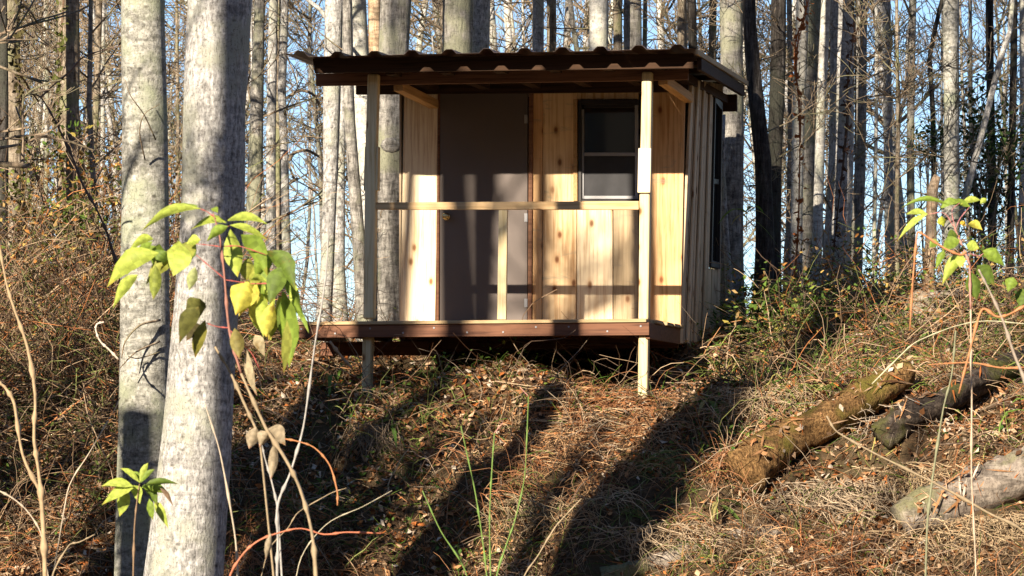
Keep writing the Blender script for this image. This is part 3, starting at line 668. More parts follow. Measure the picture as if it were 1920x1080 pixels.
for sx_, n_ in ((-1, 6), (1, 3)):
    for i in range(n_):
        place(random.choice(saps), sx_*random.uniform(3.2, 5.4), random.uniform(31.5, 36), 'sapling', 'thin bare sapling standing in the briars beside the cabin clearing', 'sapling', 'bare saplings among the briars', random.choice(mats_), random.uniform(.6, .95))
for i in range(50):
    y = random.uniform(44, 95); x = random.uniform(-.18*y, .18*y)
    place(random.choice(fars), x, y, 'tree', 'distant slender bare tree deep in the woods', 'tree', 'distant slender trees deep in the woods', random.choice([P, W_, W_, P, G]), random.uniform(.85, 1.25))

# ------------------------------------------------------------------ ground cover
LP = []
for q_ in ([(1395, 925), (1470, 870), (1560, 825), (1640, 775), (1700, 735)], [(1650, 850), (1700, 810), (1760, 785), (1850, 735)], [(1690, 1000), (1780, 960), (1900, 915), (2010, 870)]):
    g_ = [gp(*a) for a in q_]
    for i in range(len(g_)-1): LP += [g_[i].lerp(g_[i+1], f) for f in (0, .25, .5, .75)]
LPA = np.array([[p.x, p.y] for p in LP])
def clear_of_logs(x, y):
    dx = x[:, None]-LPA[None, :, 0]; dy = y[:, None]-LPA[None, :, 1]; return ((dx/.26)**2+((dy+.16)/.36)**2).min(axis=1) > 1
def pick(n, cols, wts, var=.25):
    cols = np.array(cols); i = rng.choice(len(cols), n, p=np.array(wts)/sum(wts)); return cols[i]*rng.uniform(1-var, 1+var, (n, 1))
def leaf_scatter(name, n, xr, yr, size, cols, wts, lift=.02, label=None, mask=None, aspect=.6, tilt=.6):
    x = rng.uniform(*xr, n); y = rng.uniform(*yr, n)
    if mask is not None: k = mask(x, y) > rng.random(n); x, y = x[k], y[k]; n = len(x)
    z = ground(x, y)+rng.uniform(0, lift, n)
    s = rng.uniform(*size, n); yaw = rng.uniform(0, 2*np.pi, n)
    a = np.stack([np.cos(yaw), np.sin(yaw), rng.normal(0, tilt, n)], -1); b_ = np.stack([-np.sin(yaw), np.cos(yaw), rng.normal(0, tilt, n)+.35], -1)
    a /= np.linalg.norm(a, axis=1, keepdims=True); b_ /= np.linalg.norm(b_, axis=1, keepdims=True)
    up = np.cross(a, b_); c = np.stack([x, y, z], -1); S_ = s[:, None]
    cu = rng.uniform(-.35, .5, (n, 1))
    v = np.stack([c-a*S_*.5+up*S_*cu*.5, c-b_*S_*aspect*.5, c+up*S_*.1, c+b_*S_*aspect*.5, c+a*S_*.5+up*S_*cu*.6], 1)   # diamond with folded middle
    i = np.arange(n)[:, None]*5
    f = np.concatenate([i+np.array([[0, 1, 2]]), i+np.array([[0, 2, 3]]), i+np.array([[1, 4, 2]]), i+np.array([[2, 4, 3]])], 1).reshape(-1, 3)
    fc = np.repeat(pick(n, cols, wts), 4, axis=0)
    o = link_mesh(name, v.reshape(-1, 3), f, M['litter'], fcol=fc); tag(o, label, name.replace('_', ' '), kind='stuff'); return o
brown = [(.28, .125, .05), (.42, .22, .10), (.54, .36, .22), (.10, .05, .025), (.48, .16, .045), (.62, .52, .40)]
leaf_scatter('leaf_litter', 105000, (-5.6, 5.6), (24.8, 36), (.03, .09), brown, [3.5, 4, 3.5, 2.5, 1.1, 1.1], .06, 'dry brown and orange fallen leaves covering the bank', tilt=.7,
             mask=lambda x, y: np.clip(.75+2.2*vnoise(x*1.3+70, y*1.3)+.9*vnoise(x*5, y*5+11), .08, 1))
leaf_scatter('ground_ivy', 34000, (-5.6, 5.6), (26.5, 36), (.025, .06), [(.05, .10, .02), (.09, .15, .03), (.16, .20, .04)], [3, 3, 1.5], .24, 'small green leaves creeping over the bank and its crest',
             mask=lambda x, y: np.clip(.9*(vnoise(x*1.1+20, y*1.1)+.12)*2+.5*(x > 1.9)*(y > 28.5)+.25*(x < -2)*(y > 28), 0, 1), tilt=.6)
def stem_scatter(name, n, xr, yr, ln, rad, cols, wts, label, mask=None, lean=.6, droop=.5, K=5, lift=0, down=0):
    x = rng.uniform(*xr, n); y = rng.uniform(*yr, n)
    if mask is not None: k = mask(x, y) > rng.random(n); x, y = x[k], y[k]; n = len(x)
    P0 = np.stack([x, y, ground(x, y)+rng.uniform(0, lift+1e-6, n)], -1)
    d = np.stack([rng.normal(0, lean, n), rng.normal(-.15, lean, n), rng.uniform(.2, 1, n)-down], -1); d /= np.linalg.norm(d, axis=1, keepdims=True)
    L = rng.uniform(*ln, n)[:, None]; pts = [P0]; p = P0
    for k_ in range(K-1):
        d = d+rng.normal(0, .22, (n, 3)); d[:, 2] -= droop/(K-1); d /= np.linalg.norm(d, axis=1, keepdims=True)
        p = p+d*L/(K-1); g = ground(p[:, 0], p[:, 1])+.008; p = p.copy(); p[:, 2] = np.maximum(p[:, 2], g); pts.append(p)
    Pn = np.stack(pts, 1); R = rng.uniform(*rad, n)[:, None]*np.linspace(1, .45, K)[None, :]
    kk = clear_of_logs(Pn[:, 2, 0], Pn[:, 2, 1]) | (rng.random(n) < .25); Pn = Pn[kk]; R = R[kk]; n = len(Pn)
    v, q, nf = tubes_np(Pn, R, 3); fc = np.repeat(pick(n, cols, wts), nf, axis=0)
    o = link_mesh(name, v, q, M['stem'], fcol=fc); tag(o, label, name.replace('_', ' '), kind='stuff'); return o
straw = [(.50, .30, .15), (.60, .45, .27), (.30, .17, .08), (.44, .18, .06), (.17, .10, .05)]
stem_scatter('dead_grass', 17000, (-5.2, 5.2), (24.8, 33), (.10, .42), (.0012, .003), straw, [4, 3, 3, 1, 2], 'dry straw coloured grass and weed stalks matted on the bank', lean=.9, droop=1.3,
             mask=lambda x, y: .35+.65*(x > 1.4)+.3*(x < -2))
def tussocks(n, per, xr, yr, label):
    x = rng.uniform(*xr, n); y = rng.uniform(*yr, n); k = np.clip(.38+2.6*vnoise(x*1.2+5, y*1.2+50)+.2*(x > 1.6), .02, 1) > rng.random(n); k &= clear_of_logs(x, y) & ~((np.abs(x+.1) < 1.7) & (y > 28.75)); x, y = x[k], y[k]; n = len(x)
    tc = pick(n, [(.50, .30, .15), (.62, .45, .28), (.34, .155, .07), (.13, .075, .04), (.17, .20, .05), (.40, .17, .07)], [2.4, 1.6, 3.2, 3, 1.4, 1.4], .2)
    X = np.repeat(x, per)+rng.normal(0, .05, n*per); Yv = np.repeat(y, per)+rng.normal(0, .04, n*per); sz = np.repeat(rng.uniform(.35, 1.25, n), per)*rng.uniform(.5, 1.2, n*per)
    p = np.stack([X, Yv, ground(X, Yv)], -1); an = rng.uniform(0, 2*np.pi, n*per); d = np.stack([np.cos(an)*.7, np.sin(an)*.5-.35, rng.uniform(.5, 1.6, n*per)], -1); d /= np.linalg.norm(d, axis=1, keepdims=True)
    pts = [p]
    for i in range(5):
        d = d.copy(); d[:, 2] -= .42; d += rng.normal(0, .12, d.shape); d /= np.linalg.norm(d, axis=1, keepdims=True)
        p = p+d*(.09*sz)[:, None]; g_ = ground(p[:, 0], p[:, 1])+.006; p[:, 2] = np.maximum(p[:, 2], g_); pts.append(p)
    v, q, nf = tubes_np(np.stack(pts, 1), np.array([.0032, .003, .0028, .0024, .002, .0012])[None].repeat(n*per, 0)*rng.uniform(.6, 1.4, (n*per, 1)), 3)
    tag(link_mesh('grass_tussocks', v, q, M['stem'], fcol=np.repeat(np.repeat(tc, per, axis=0)*rng.uniform(.75, 1.2, (n*per, 1)), nf, axis=0)), label, 'dry grass', kind='stuff')
tussocks(1150, 20, (-5.2, 5.2), (26.0, 30.5), 'shaggy dry grass tussocks flopping down the steep bank')
stem_scatter('hanging_roots', 11000, (-5.2, 5.2), (26.2, 29.4), (.12, .5), (.0012, .0034), straw, [4, 3, 3, 1.5, 3], 'fine dry roots and grass hanging down the steep face of the bank', lean=.35, droop=1.5, lift=.06, down=1.0,
             mask=lambda x, y: np.clip(.25+2.2*(vnoise(x*1.6+60, y*1.2)+.05), 0, 1))
stem_scatter('green_blades', 1500, (1.6, 5.2), (27, 33), (.2, .5), (.004, .009), [(.12, .20, .03), (.24, .30, .06), (.42, .38, .12)], [3, 2, 1.2], 'broad green and yellowing blades growing up the right bank', lean=.5, droop=1.3,
             mask=lambda x, y: np.clip(.9-.28*np.abs(x-2.6)+(y-29)*.05, 0.05, 1))
stem_scatter('fallen_twigs', 2600, (-5.2, 5.2), (25, 33), (.3, 1.1), (.002, .006), [(.16, .11, .075), (.34, .26, .18), (.40, .20, .09)], [3, 3, 1], 'loose brown twigs scattered over the bank', lean=1.2, droop=1.0)
stem_scatter('green_grass', 9000, (-5.2, 5.2), (26.2, 33), (.12, .38), (.002, .005), [(.08, .15, .02), (.17, .24, .04), (.26, .28, .07)], [3, 2, 1], 'green grass blades sprouting among the litter', lean=.6, droop=.9,
             mask=lambda x, y: np.clip(.15+(vnoise(x*.9+40, y*.9)+.1)*1.5+.35*(x > 2)*(y > 28), 0, 1))
def brush(name, label, xr, yr, n, ln, mask=None):
    return stem_scatter(name, n, xr, yr, ln, (.0025, .007), [(.30, .20, .12), (.44, .32, .20), (.11, .07, .045), (.48, .19, .07), (.20, .22, .07)], [3, 3, 4, 1.5, 1.5], label, lean=.55, droop=.9, K=8, mask=mask)
brush('bramble_thicket', 'tangled brown brambles rising along the left bank', (-5.4, -2.75), (28.0, 33.5), 3600, (.5, 2.3))
brush('bramble_thicket', 'dark tangle of vines and dead canes low on the left bank', (-5.2, -2.3), (26.4, 29), 1100, (.3, 1.1))
leaf_scatter('bramble_leaves', 4200, (-5.2, -2.2), (26.4, 29.5), (.02, .055), [(.10, .15, .03), (.16, .20, .05), (.36, .17, .06), (.12, .08, .04)], [3, 2, 2, 3], .55, 'small green and brown leaves in the tangle low on the left bank')
leaf_scatter('bramble_leaves', 5000, (-5.4, -2.8), (28.5, 33.5), (.03, .08), [(.40, .18, .05), (.30, .20, .08), (.14, .18, .04), (.5, .34, .10)], [2, 3, 3, 1], 1.5, 'brown and green leaves caught in the brambles on the left')
brush('bramble_thicket', 'tangled dry briars along the crest right of the cabin', (2.2, 5.4), (29.2, 35), 1150, (.4, 1.5))
leaf_scatter('briar_leaves', 4200, (1.9, 5.4), (29.2, 34), (.03, .07), [(.40, .18, .05), (.36, .24, .10), (.12, .19, .04), (.5, .34, .10)], [2, 2, 4, 1], .7, 'small green and rusty leaves among the briars on the right crest')
brush('weed_stalks', 'dry upright weed stalks standing about the bank', (-5.2, 5.2), (25.5, 31), 4800, (.2, .95), mask=lambda x, y: np.clip(.15+.6*(x > 1.5)+.5*(x < -2), 0, 1))
brush('undergrowth', 'low brown undergrowth between the trunks left of the deck', (-3.2, -1.0), (33, 37), 500, (.4, 1.1))
brush('undergrowth', 'far brown undergrowth across the floor of the woods', (-9, 9), (37, 60), 2600, (.6, 2.6))
def bush_leaves(name, label, c, ext, n, size, cols, wts):
    p = rng.normal(0, 1, (n, 3))*np.array(ext)*.5+np.array(c); s = rng.uniform(*size, n)[:, None]
    a = rng.normal(0, 1, (n, 3)); a /= np.linalg.norm(a, axis=1, keepdims=True); b_ = np.cross(a, rng.normal(0, 1, (n, 3))); b_ /= np.linalg.norm(b_, axis=1, keepdims=True)
    v = np.stack([p-a*s, p+b_*s*.45, p+a*s, p-b_*s*.45], 1).reshape(-1, 3); f = np.arange(n*4).reshape(-1, 4)
    return v, f, pick(n, cols, wts)
# evergreen behind on the right and leafy clumps
def shrub(label, c, clumps, n, size, cols, wts, name='evergreen_shrub', ext=(.35, .35, .35), stem=True):
    base = Vector((c[0], c[1], gz(c[0], c[1]))); e = empty(name, base); tag(e, label, 'shrub')
    vs = []; fs = []; fc = []; k = 0; out = []; rr = random.Random(int(c[0]*100))
    for cx, cz in clumps:
        cp = np.array([cx-base.x, rr.uniform(-.4, .4), cz-base.z]); v, f, cc = bush_leaves('', '', cp, ext, n, size, cols, wts); vs.append(v); fs.append(f+k); k += len(v); fc.append(cc)
        out.append((np.linspace([0, 0, 0], cp, 5), np.linspace(.018, .005, 5)))
        for j in range(6): q = cp+np.array([rr.gauss(0, ext[0]*.5), rr.gauss(0, ext[0]*.4), rr.gauss(0, ext[2]*.5)]); out.append((np.linspace(cp*.8, q, 5), np.linspace(.006, .003, 5)))
    link_mesh('foliage', np.concatenate(vs), np.concatenate(fs), M['litter'], e, fcol=np.concatenate(fc))['kind'] = 'stuff'; v, q = twig_mesh(out); link_mesh('stems', v, q, M['twig'], e)['kind'] = 'stuff'
g = lambda px, py, Y: (at(px, py, Y).x, at(px, py, Y).z)
dk = [(.03, .06, .02), (.06, .10, .03), (.11, .14, .05)]
shrub('dark green evergreen shrub behind the slanting trunk on the right', (at(1830, 500, 38).x, 38), [g(x, y, 38) for x, y in ((1830, 190), (1850, 250), (1820, 240), (1835, 300), (1880, 290), (1860, 330), (1900, 240), (1815, 340), (1905, 310), (1870, 390), (1840, 400))], 130, (.02, .05), dk, [3, 3, 1])
shrub('small dark evergreen clump left of the lone pale trunk', (at(1735, 500, 39).x, 39), [g(x, y, 39) for x, y in ((1735, 245), (1755, 262), (1722, 270), (1748, 290))], 90, (.02, .04), dk, [3, 3, 1], ext=(.22, .2, .15))
yg = [(.10, .17, .03), (.20, .26, .05), (.32, .26, .06), (.06, .10, .02)]
shrub('yellow green leafy climber low on the vine draped brown trunk', (at(150, 560, 31).x, 31), [g(x, y, 31) for x, y in ((140, 235), (150, 385), (120, 410), (175, 400), (205, 420), (80, 400), (60, 300), (150, 440))], 34, (.02, .05), yg, [2, 2, 1, 2], 'leafy_climber', (.25, .2, .2))
shrub('green leafy undergrowth at the foot of the dark furrowed trunk', (at(1470, 640, 31).x, 31), [g(x, y, 31) for x, y in ((1440, 570), (1470, 600), (1500, 640), (1460, 650), (1540, 600), (1580, 610), (1420, 640), (1530, 660), (1400, 600), (1560, 650), (1600, 640), (1480, 670), (1650, 620), (1420, 560), (1510, 560), (1450, 610))], 75, (.02, .055), yg+[(.3, .12, .05)], [3, 1, .6, 3, .6], 'leafy_undergrowth', (.3, .3, .18))

# ------------------------------------------------------------------ logs, snag, stump
DR = []
def log(name, label, pix, w0, w1, m, cat='log', lift=.6, wob=.16, dy=0):
    pts = [gp(x, y) for x, y in pix]; r0 = w0/2/F*pts[0].y; r1 = w1/2/F*pts[-1].y; n0 = len(pts)
    pts = [p+Vector((0, dy, r0*lift)) for p in pts]; base = pts[0].copy(); pts = smoothline(pts, 10)
    vs, fs = tube([p-base for p in pts], [r0+(r1-r0)*i/(len(pts)-1) for i in range(len(pts))], 18, wob, int(pix[0][0]))
    o = link_mesh(name, vs, fs, m, None, smooth=True, loc=base); tag(o, label, cat)
    DR.append(([p.copy() for p in pts], [r0+(r1-r0)*i/(len(pts)-1) for i in range(len(pts))])); return o
log('mossy_log', 'thick moss yellowed log lying up the bank right of the cabin', [(1395, 925), (1470, 870), (1560, 825), (1640, 775), (1700, 735)], 84, 50, M['log'], lift=1.0, wob=.2)
log('rotten_log', 'dark rotting log higher up the bank, right of the moss yellowed one', [(1650, 850), (1700, 810), (1760, 785), (1850, 735), (1930, 690)], 54, 42, M['log_dark'], lift=1.0, wob=.2)
log('weathered_log', 'broad grey weathered log at the lower right corner', [(1690, 1000), (1780, 960), (1900, 915), (2010, 870)], 70, 112, M['log_grey'], lift=.5, wob=.2)
log('weathered_log', 'grey log half buried in litter at the bottom of the bank', [(1130, 1085), (1260, 1050), (1380, 1010), (1460, 1000)], 46, 36, M['log_grey'], lift=-.1, wob=.24)
log('fallen_limb', 'short pale limb lying on the crest right of the cabin', [(1592, 650), (1625, 634), (1665, 618)], 14, 20, M['log_grey'], 'limb', .9)
vs = []; fs = []; k = 0; rr = random.Random(11)
for pts_, rd_ in DR:          # leaves and straw caught on the logs
    for i in range(int(420*max(rd_))*2+10):
        j = rr.randrange(len(pts_)-1); p = pts_[j].lerp(pts_[j+1], rr.random()); ax = (pts_[j+1]-pts_[j]).normalized(); an = rr.gauss(0, .9)
        o_ = Vector((0, 0, 1))*math.cos(an)+ax.cross(Vector((0, 0, 1))).normalized()*math.sin(an); c = p+o_*(rd_[j]*1.06+rr.uniform(0, .02))
        a = (ax*rr.gauss(0, 1)+ax.cross(o_)*rr.gauss(0, 1)+o_*rr.gauss(0, .25)).normalized(); b_ = a.cross(o_).normalized(); L = rr.uniform(.015, .045); asp = rr.choice((.6, .6, .07, .07)); L *= 1 if asp > .1 else 3.5
        vs += [c-a*L, c-b_*L*asp, c+a*L, c+b_*L*asp]; fs.append((k, k+1, k+2, k+3)); k += 4
tag(link_mesh('fallen_leaves', vs, fs, M['litter'], fcol=pick(len(fs), brown, [2, 3, 3, 1, 1, 1])), 'dry leaves and straw caught on top of the fallen logs', 'leaves', kind='stuff')
sn, *_ = tree([(1757, 330, 14), (1750, 360, 19), (1747, 450, 20), (1741, 540, 20), (1735, 640, 24)], 31.8, M['bark_cream'], 'broken pale snag with splintered top standing before the lone pale trunk', top=0, crown=0, wob=.14, name='broken_snag', cat='snag', flare=1.2)
tree([(1745, 556, 60), (1735, 585, 78), (1728, 640, 95)], 31.2, T_, 'low broad brown stump below the broken pale snag', top=0, crown=0, wob=.16, name='stump', cat='stump', flare=1.1)
p0 = at(1742, 556, 30.9); p1 = at(1812, 552, 30.7)
vs, fs = tube(smoothline([Vector((0, 0, 0)), (p1-p0)*.5+Vector((0, 0, .02)), p1-p0], 5), [.035]*11, 8, .2, 3)
tag(link_mesh('fallen_limb', vs, fs, M['log_grey'], smooth=True, loc=p0), 'short level limb lying across the low brown stump', 'limb')

# ------------------------------------------------------------------ foreground stems and leafy plants
def stemobj(pix, Y, w0, w1, col, parent=None, base=None, name='stem', sides=7, wob=.22, nodes=False):
    pts = smoothline([at(q[0], q[1], Y+(q[2] if len(q) > 2 else 0)) for q in pix], 6)
    b0 = base if base is not None else pts[0].copy(); n_ = len(pts)
    rad = [(w0+(w1-w0)*i/(n_-1))/2/F*Y*(1.2 if i % 6 == 3 and n_ > 10 else .62) for i in range(n_)]
    vs, fs = tube([p-b0 for p in pts], rad, sides, wob, int(pix[0][0]))
    return link_mesh(name, vs, fs, M['stem'], parent, smooth=True, fcol=np.array(col), loc=None if parent else b0)
def ext_down(pix, Y):        # carry a stem on down to the soil
    x, y = pix[0][:2]; x2, y2 = pix[1][:2]; zg = gz(at(x, y, Y).x, Y); yb = 850-zg/Y*F+12
    if yb > y+5: dx = (x-x2)/max(abs(y-y2), 20)*(yb-y)*.3; return [(x+dx, yb)]+list(pix)
    return list(pix)
def single_stem(name, label, cat, pix, Y, w0, w1, col, **k):
    o = stemobj(ext_down(pix, Y) if k.pop('root', True) else pix, Y, w0, w1, col, name=name, **k); tag(o, label, cat); return o
TANC = (.34, .26, .16); PALE = (.48, .40, .30); ORG = (.48, .21, .09); RED = (.50, .17, .09); GRN = (.16, .26, .06); GREY = (.38, .36, .33); BR = (.26, .17, .10)
def leaf(parent, base, p0, p1, wpx, Y, col, dz=0, fold=.25, bend=.15, seed=0, dp=0.0):
    rr = random.Random(seed); a = at(*p0, Y+dz)-base; c = at(*p1, Y+dz+dp)-base; L = (c-a).length; d = (c-a)/L
    side = d.cross(Vector((0, 1, 0))).normalized(); side = (side+Vector((0, rr.uniform(-.5, .5), 0))).normalized(); nrm = side.cross(d); wm = wpx/F*Y
    K = 8; vs = []; fs = []; ws = [.03, .45, .8, .98, 1, .86, .62, .3, .01]; cb = rr.uniform(-.16, .16); ec = rr.uniform(-.25, .45)
    for i in range(K+1):
        t_ = i/K; p = a+d*L*t_+Vector((0, 0, 1))*(bend*L*math.sin(math.pi*t_))*(1 if abs(d.x) > .3 else 0)+nrm*(rr.uniform(-.006, .006)+cb*math.sin(math.pi*t_))*L+side*L*cb*.35*math.sin(2.2*t_)
        hw = wm/2*ws[i]*rr.uniform(.94, 1.06)
        for q in (-1, -.5, 0, .5, 1): vs.append(p+side*hw*q-nrm*(abs(q)*hw*fold)*-1+nrm*hw*(.10*math.sin(i*2.3+q*3)+ec*q*q))
    for i in range(K):
        for j in range(4): n0 = i*5+j; fs.append((n0, n0+1, n0+6, n0+5))
    fc = np.array([[col[0]*v_*e_, col[1]*v_, col[2]*v_] for n_, v_, e_ in [(n_, (.88, 1.1)[(n_//4+(n_ % 4 in (1, 2))) % 2]*rr.uniform(.93, 1.06), 1.35 if (n_//4 == K-1 and rr.random() < .5) else 1) for n_ in range(len(fs))]])
    link_mesh('leaf', vs, fs, M['leafcol'], parent, smooth=True, fcol=fc)
YG = (.50, .60, .10); GR = (.26, .37, .05); DG = (.14, .21, .03); YE = (.68, .62, .10); OL = (.16, .16, .04); PB = (.52, .43, .26)
# tall sapling left
YL = 10.5
pixs = ext_down([(592, 1080), (583, 990), (562, 915), (535, 860), (497, 800), (452, 700), (430, 620), (421, 520), (413, 450), (400, 400)], YL)
bs = at(*pixs[0], YL); bs.z = gz(bs.x, bs.y)
sapL = empty('leafy_sapling', bs); tag(sapL, 'tall thin sapling with drooping yellow green leaves before the thickest trunk', 'sapling')
stemobj(pixs[:7], YL, 13, 8, TANC, sapL, bs); stemobj(pixs[6:], YL, 8, 4, (.34, .16, .12), sapL, bs)
for q in ([(417, 463), (395, 460), (368, 457)], [(424, 525), (400, 505), (368, 478)], [(424, 525), (445, 528), (470, 532)], [(405, 410), (390, 398), (372, 390)], [(408, 425), (430, 424)], [(415, 462), (450, 462), (500, 478)], [(432, 615), (405, 612), (378, 602)], [(432, 620), (470, 660), (486, 690)], [(470, 532), (515, 532), (533, 540)]):
    stemobj(q, YL, 3.2, 2, (.42, .10, .08), sapL, bs, 'leaf_stalk')
LV = [((376, 391), (264, 431), 17, YG), ((372, 386), (306, 398), 14, GR), ((425, 418), (357, 428), 15, YG), ((423, 415), (502, 421), 15, YG), ((431, 422), (504, 449), 13, YG), ((428, 424), (387, 452), 17, GR),
      ((432, 430), (443, 520), 33, YG), ((298, 474), (203, 541), 38, YG), ((336, 452), (322, 517), 46, YG), ((366, 454), (331, 512), 30, (.34, .36, .06)), ((258, 515), (212, 579), 20, YG), ((292, 498), (287, 562), 22, (.28, .33, .06)),
      ((395, 392), (408, 400), 10, GR), ((452, 440), (500, 520), 34, GR), ((500, 470), (552, 545), 36, DG), ((508, 482), (480, 522), 34, GR), ((530, 500), (505, 572), 34, DG), ((466, 528), (440, 590), 46, YE), ((482, 534), (447, 592), 30, YE),
      ((492, 550), (492, 632), 26, YG), ((512, 565), (498, 632), 28, YE), ((530, 545), (540, 690), 34, GR), ((538, 600), (535, 700), 18, (.4, .42, .08)), ((545, 520), (575, 626), 12, GR), ((555, 580), (578, 624), 8, GR), ((470, 526), (505, 532), 12, YG),
      ((372, 575), (338, 645), 30, OL), ((375, 560), (352, 620), 34, OL), ((385, 600), (368, 672), 26, (.3, .28, .05)), ((366, 500), (355, 545), 18, (.45, .5, .2)), ((378, 610), (350, 640), 26, (.12, .10, .04)),
      ((478, 628), (498, 668), 22, PB), ((462, 655), (484, 742), 16, PB), ((440, 615), (448, 672), 24, (.30, .26, .08)), ((350, 457), (376, 450), 18, YG)]
for i, (a, c, ww, cc) in enumerate(LV): leaf(sapL, bs, a, c, ww*1.1, YL, cc, dz=random.uniform(-.06, .06), seed=i, dp=random.uniform(-.05, .05))
rr = random.Random(44)
for i in range(26):
    if i < 17: x = rr.uniform(462, 548); y = rr.uniform(462, 590); dx = rr.uniform(-10, 22); dy = rr.uniform(45, 85)
    else: x = rr.uniform(285, 372); y = rr.uniform(440, 480); dx = rr.uniform(-60, -5); dy = rr.uniform(15, 60)
    leaf(sapL, bs, (x, y), (x+dx, y+dy), rr.uniform(16, 32), YL, rr.choice([YG, GR, GR, DG, YE, (.34, .36, .06)]), dz=rr.uniform(.02, .16), seed=i+300, dp=rr.uniform(-.06, .06))
for i, (a, c, ww) in enumerate((((480, 800), (468, 842), 26), ((500, 805), (535, 835), 34), ((505, 810), (488, 840), 26), ((515, 830), (505, 900), 18), ((508, 1000), (500, 1050), 14))):
    leaf(sapL, bs, a, c, ww, YL, (.45, .36, .23), seed=i+50, fold=.6)
# low sapling left
YS = 11.5; pixs = ext_down([(250, 1080), (252, 990), (258, 930), (262, 905)], YS); b2 = at(*pixs[0], YS); b2.z = gz(b2.x, b2.y)
s2 = empty('leafy_sapling', b2); tag(s2, 'low sprig of yellow green leaves at the foot of the near trunks', 'sapling'); stemobj(pixs, YS, 5, 3, BR, s2, b2)
for i, (a, c, ww, cc) in enumerate([((262, 905), (225, 878), 11, YG), ((264, 905), (290, 880), 10, GR), ((250, 912), (190, 912), 18, YG), ((250, 915), (190, 945), 20, YG), ((238, 915), (222, 968), 24, YG), ((250, 910), (262, 945), 22, YG), ((262, 905), (250, 884), 12, GR),
                                    ((266, 912), (335, 906), 13, DG), ((266, 914), (318, 925), 20, GR), ((270, 915), (295, 950), 20, DG), ((290, 940), (318, 990), 18, YG), ((280, 935), (288, 975), 16, GR), ((262, 905), (278, 868), 12, YG), ((300, 915), (325, 950), 9, BR)]):
    leaf(s2, b2, a, c, ww, YS, cc, dz=random.uniform(-.05, .05), seed=i+80)
# leafy plant right
YR = 12.0; pixs = ext_down([(1830, 1080), (1822, 900), (1822, 760), (1820, 580), (1818, 500), (1808, 470), (1795, 440), (1788, 420)], YR); b3 = at(*pixs[0], YR); b3.z = gz(b3.x, b3.y)
s3 = empty('leafy_sapling', b3); tag(s3, 'leafy green plant with pointed leaves at the right before the lone pale trunk', 'sapling')
stemobj(pixs[:5], YR, 5, 5, (.55, .42, .3), s3, b3); stemobj(pixs[4:], YR, 6, 4, (.5, .25, .2), s3, b3)
for i, (a, c, ww, cc) in enumerate([((1780, 385), (1690, 392), 9, GR), ((1738, 402), (1683, 450), 12, YG), ((1740, 402), (1698, 402), 11, YG), ((1800, 378), (1762, 396), 16, GR), ((1820, 388), (1775, 384), 14, GR), ((1765, 405), (1770, 424), 18, (.55, .6, .06)), ((1838, 375), (1800, 384), 12, YG),
                                    ((1815, 420), (1842, 432), 16, YE), ((1800, 416), (1812, 424), 10, (.7, .45, .05)), ((1800, 450), (1765, 470), 22, GR), ((1806, 478), (1768, 535), 22, YG), ((1800, 475), (1800, 502), 18, YG), ((1820, 510), (1832, 562), 28, DG), ((1832, 498), (1866, 538), 26, DG),
                                    ((1842, 470), (1885, 498), 24, GR), ((1812, 460), (1836, 466), 20, YG), ((1760, 452), (1742, 465), 16, GR), ((1770, 470), (1755, 505), 14, GR), ((1900, 520), (1890, 548), 22, GR), ((1915, 540), (1912, 575), 26, DG), ((1795, 440), (1775, 448), 20, DG), ((1838, 382), (1850, 372), 10, YG)]):
    leaf(s3, b3, a, c, ww*1.05, YR, cc, dz=random.uniform(-.06, .06), seed=i+120)
for q in ([(1788, 425), (1770, 400), (1740, 402)], [(1790, 425), (1785, 395), (1800, 380)], [(1792, 430), (1800, 410), (1818, 388)], [(1815, 475), (1835, 480), (1845, 475)]): stemobj(q, YR, 2.4, 1.6, (.5, .2, .2), s3, b3, 'leaf_stalk')
# bare stems and canes
single_stem('dead_weed', 'bent orange stem arching over the right hand leafy plant', 'stem', [(1706, 620), (1712, 520), (1720, 437), (1735, 442), (1770, 465), (1800, 478), (1812, 472)], 11.5, 4, 8, ORG, root=False)
single_stem('dead_weed', 'kinked orange red stem reaching in from the right edge', 'stem', [(1798, 738), (1818, 660), (1841, 581), (1870, 594), (1895, 588), (1935, 566)], 11, 5, 8, ORG, root=False)
single_stem('weed_stalk', 'grey brown stem slanting down to the right edge', 'stem', [(1945, 790), (1900, 660), (1880, 600), (1855, 545), (1835, 505)], 11, 9, 6, (.34, .28, .22))
single_stem('briar', 'thin orange stem lying across near the right edge', 'stem', [(1935, 688), (1880, 690), (1820, 680), (1740, 684)], 13, 6, 3, ORG, root=False)
single_stem('weed_stalk', 'pale dead stalk slanting across the lower right', 'stem', [(1930, 1010), (1850, 960), (1760, 910), (1640, 850), (1570, 810), (1550, 780)], 14, 8, 5, TANC)
single_stem('weed_stalk', 'thin greenish stalk rising left of the kinked orange stem', 'stem', [(1738, 1000), (1748, 900), (1768, 770), (1785, 700), (1792, 620)], 14, 7, 5, (.22, .22, .13))
single_stem('briar', 'long pale briar arching over the crest toward the right edge', 'briar', [(1635, 720), (1690, 665), (1720, 640), (1790, 612), (1850, 602), (1930, 608)], 20, 4, 3, (.45, .42, .27), root=False)
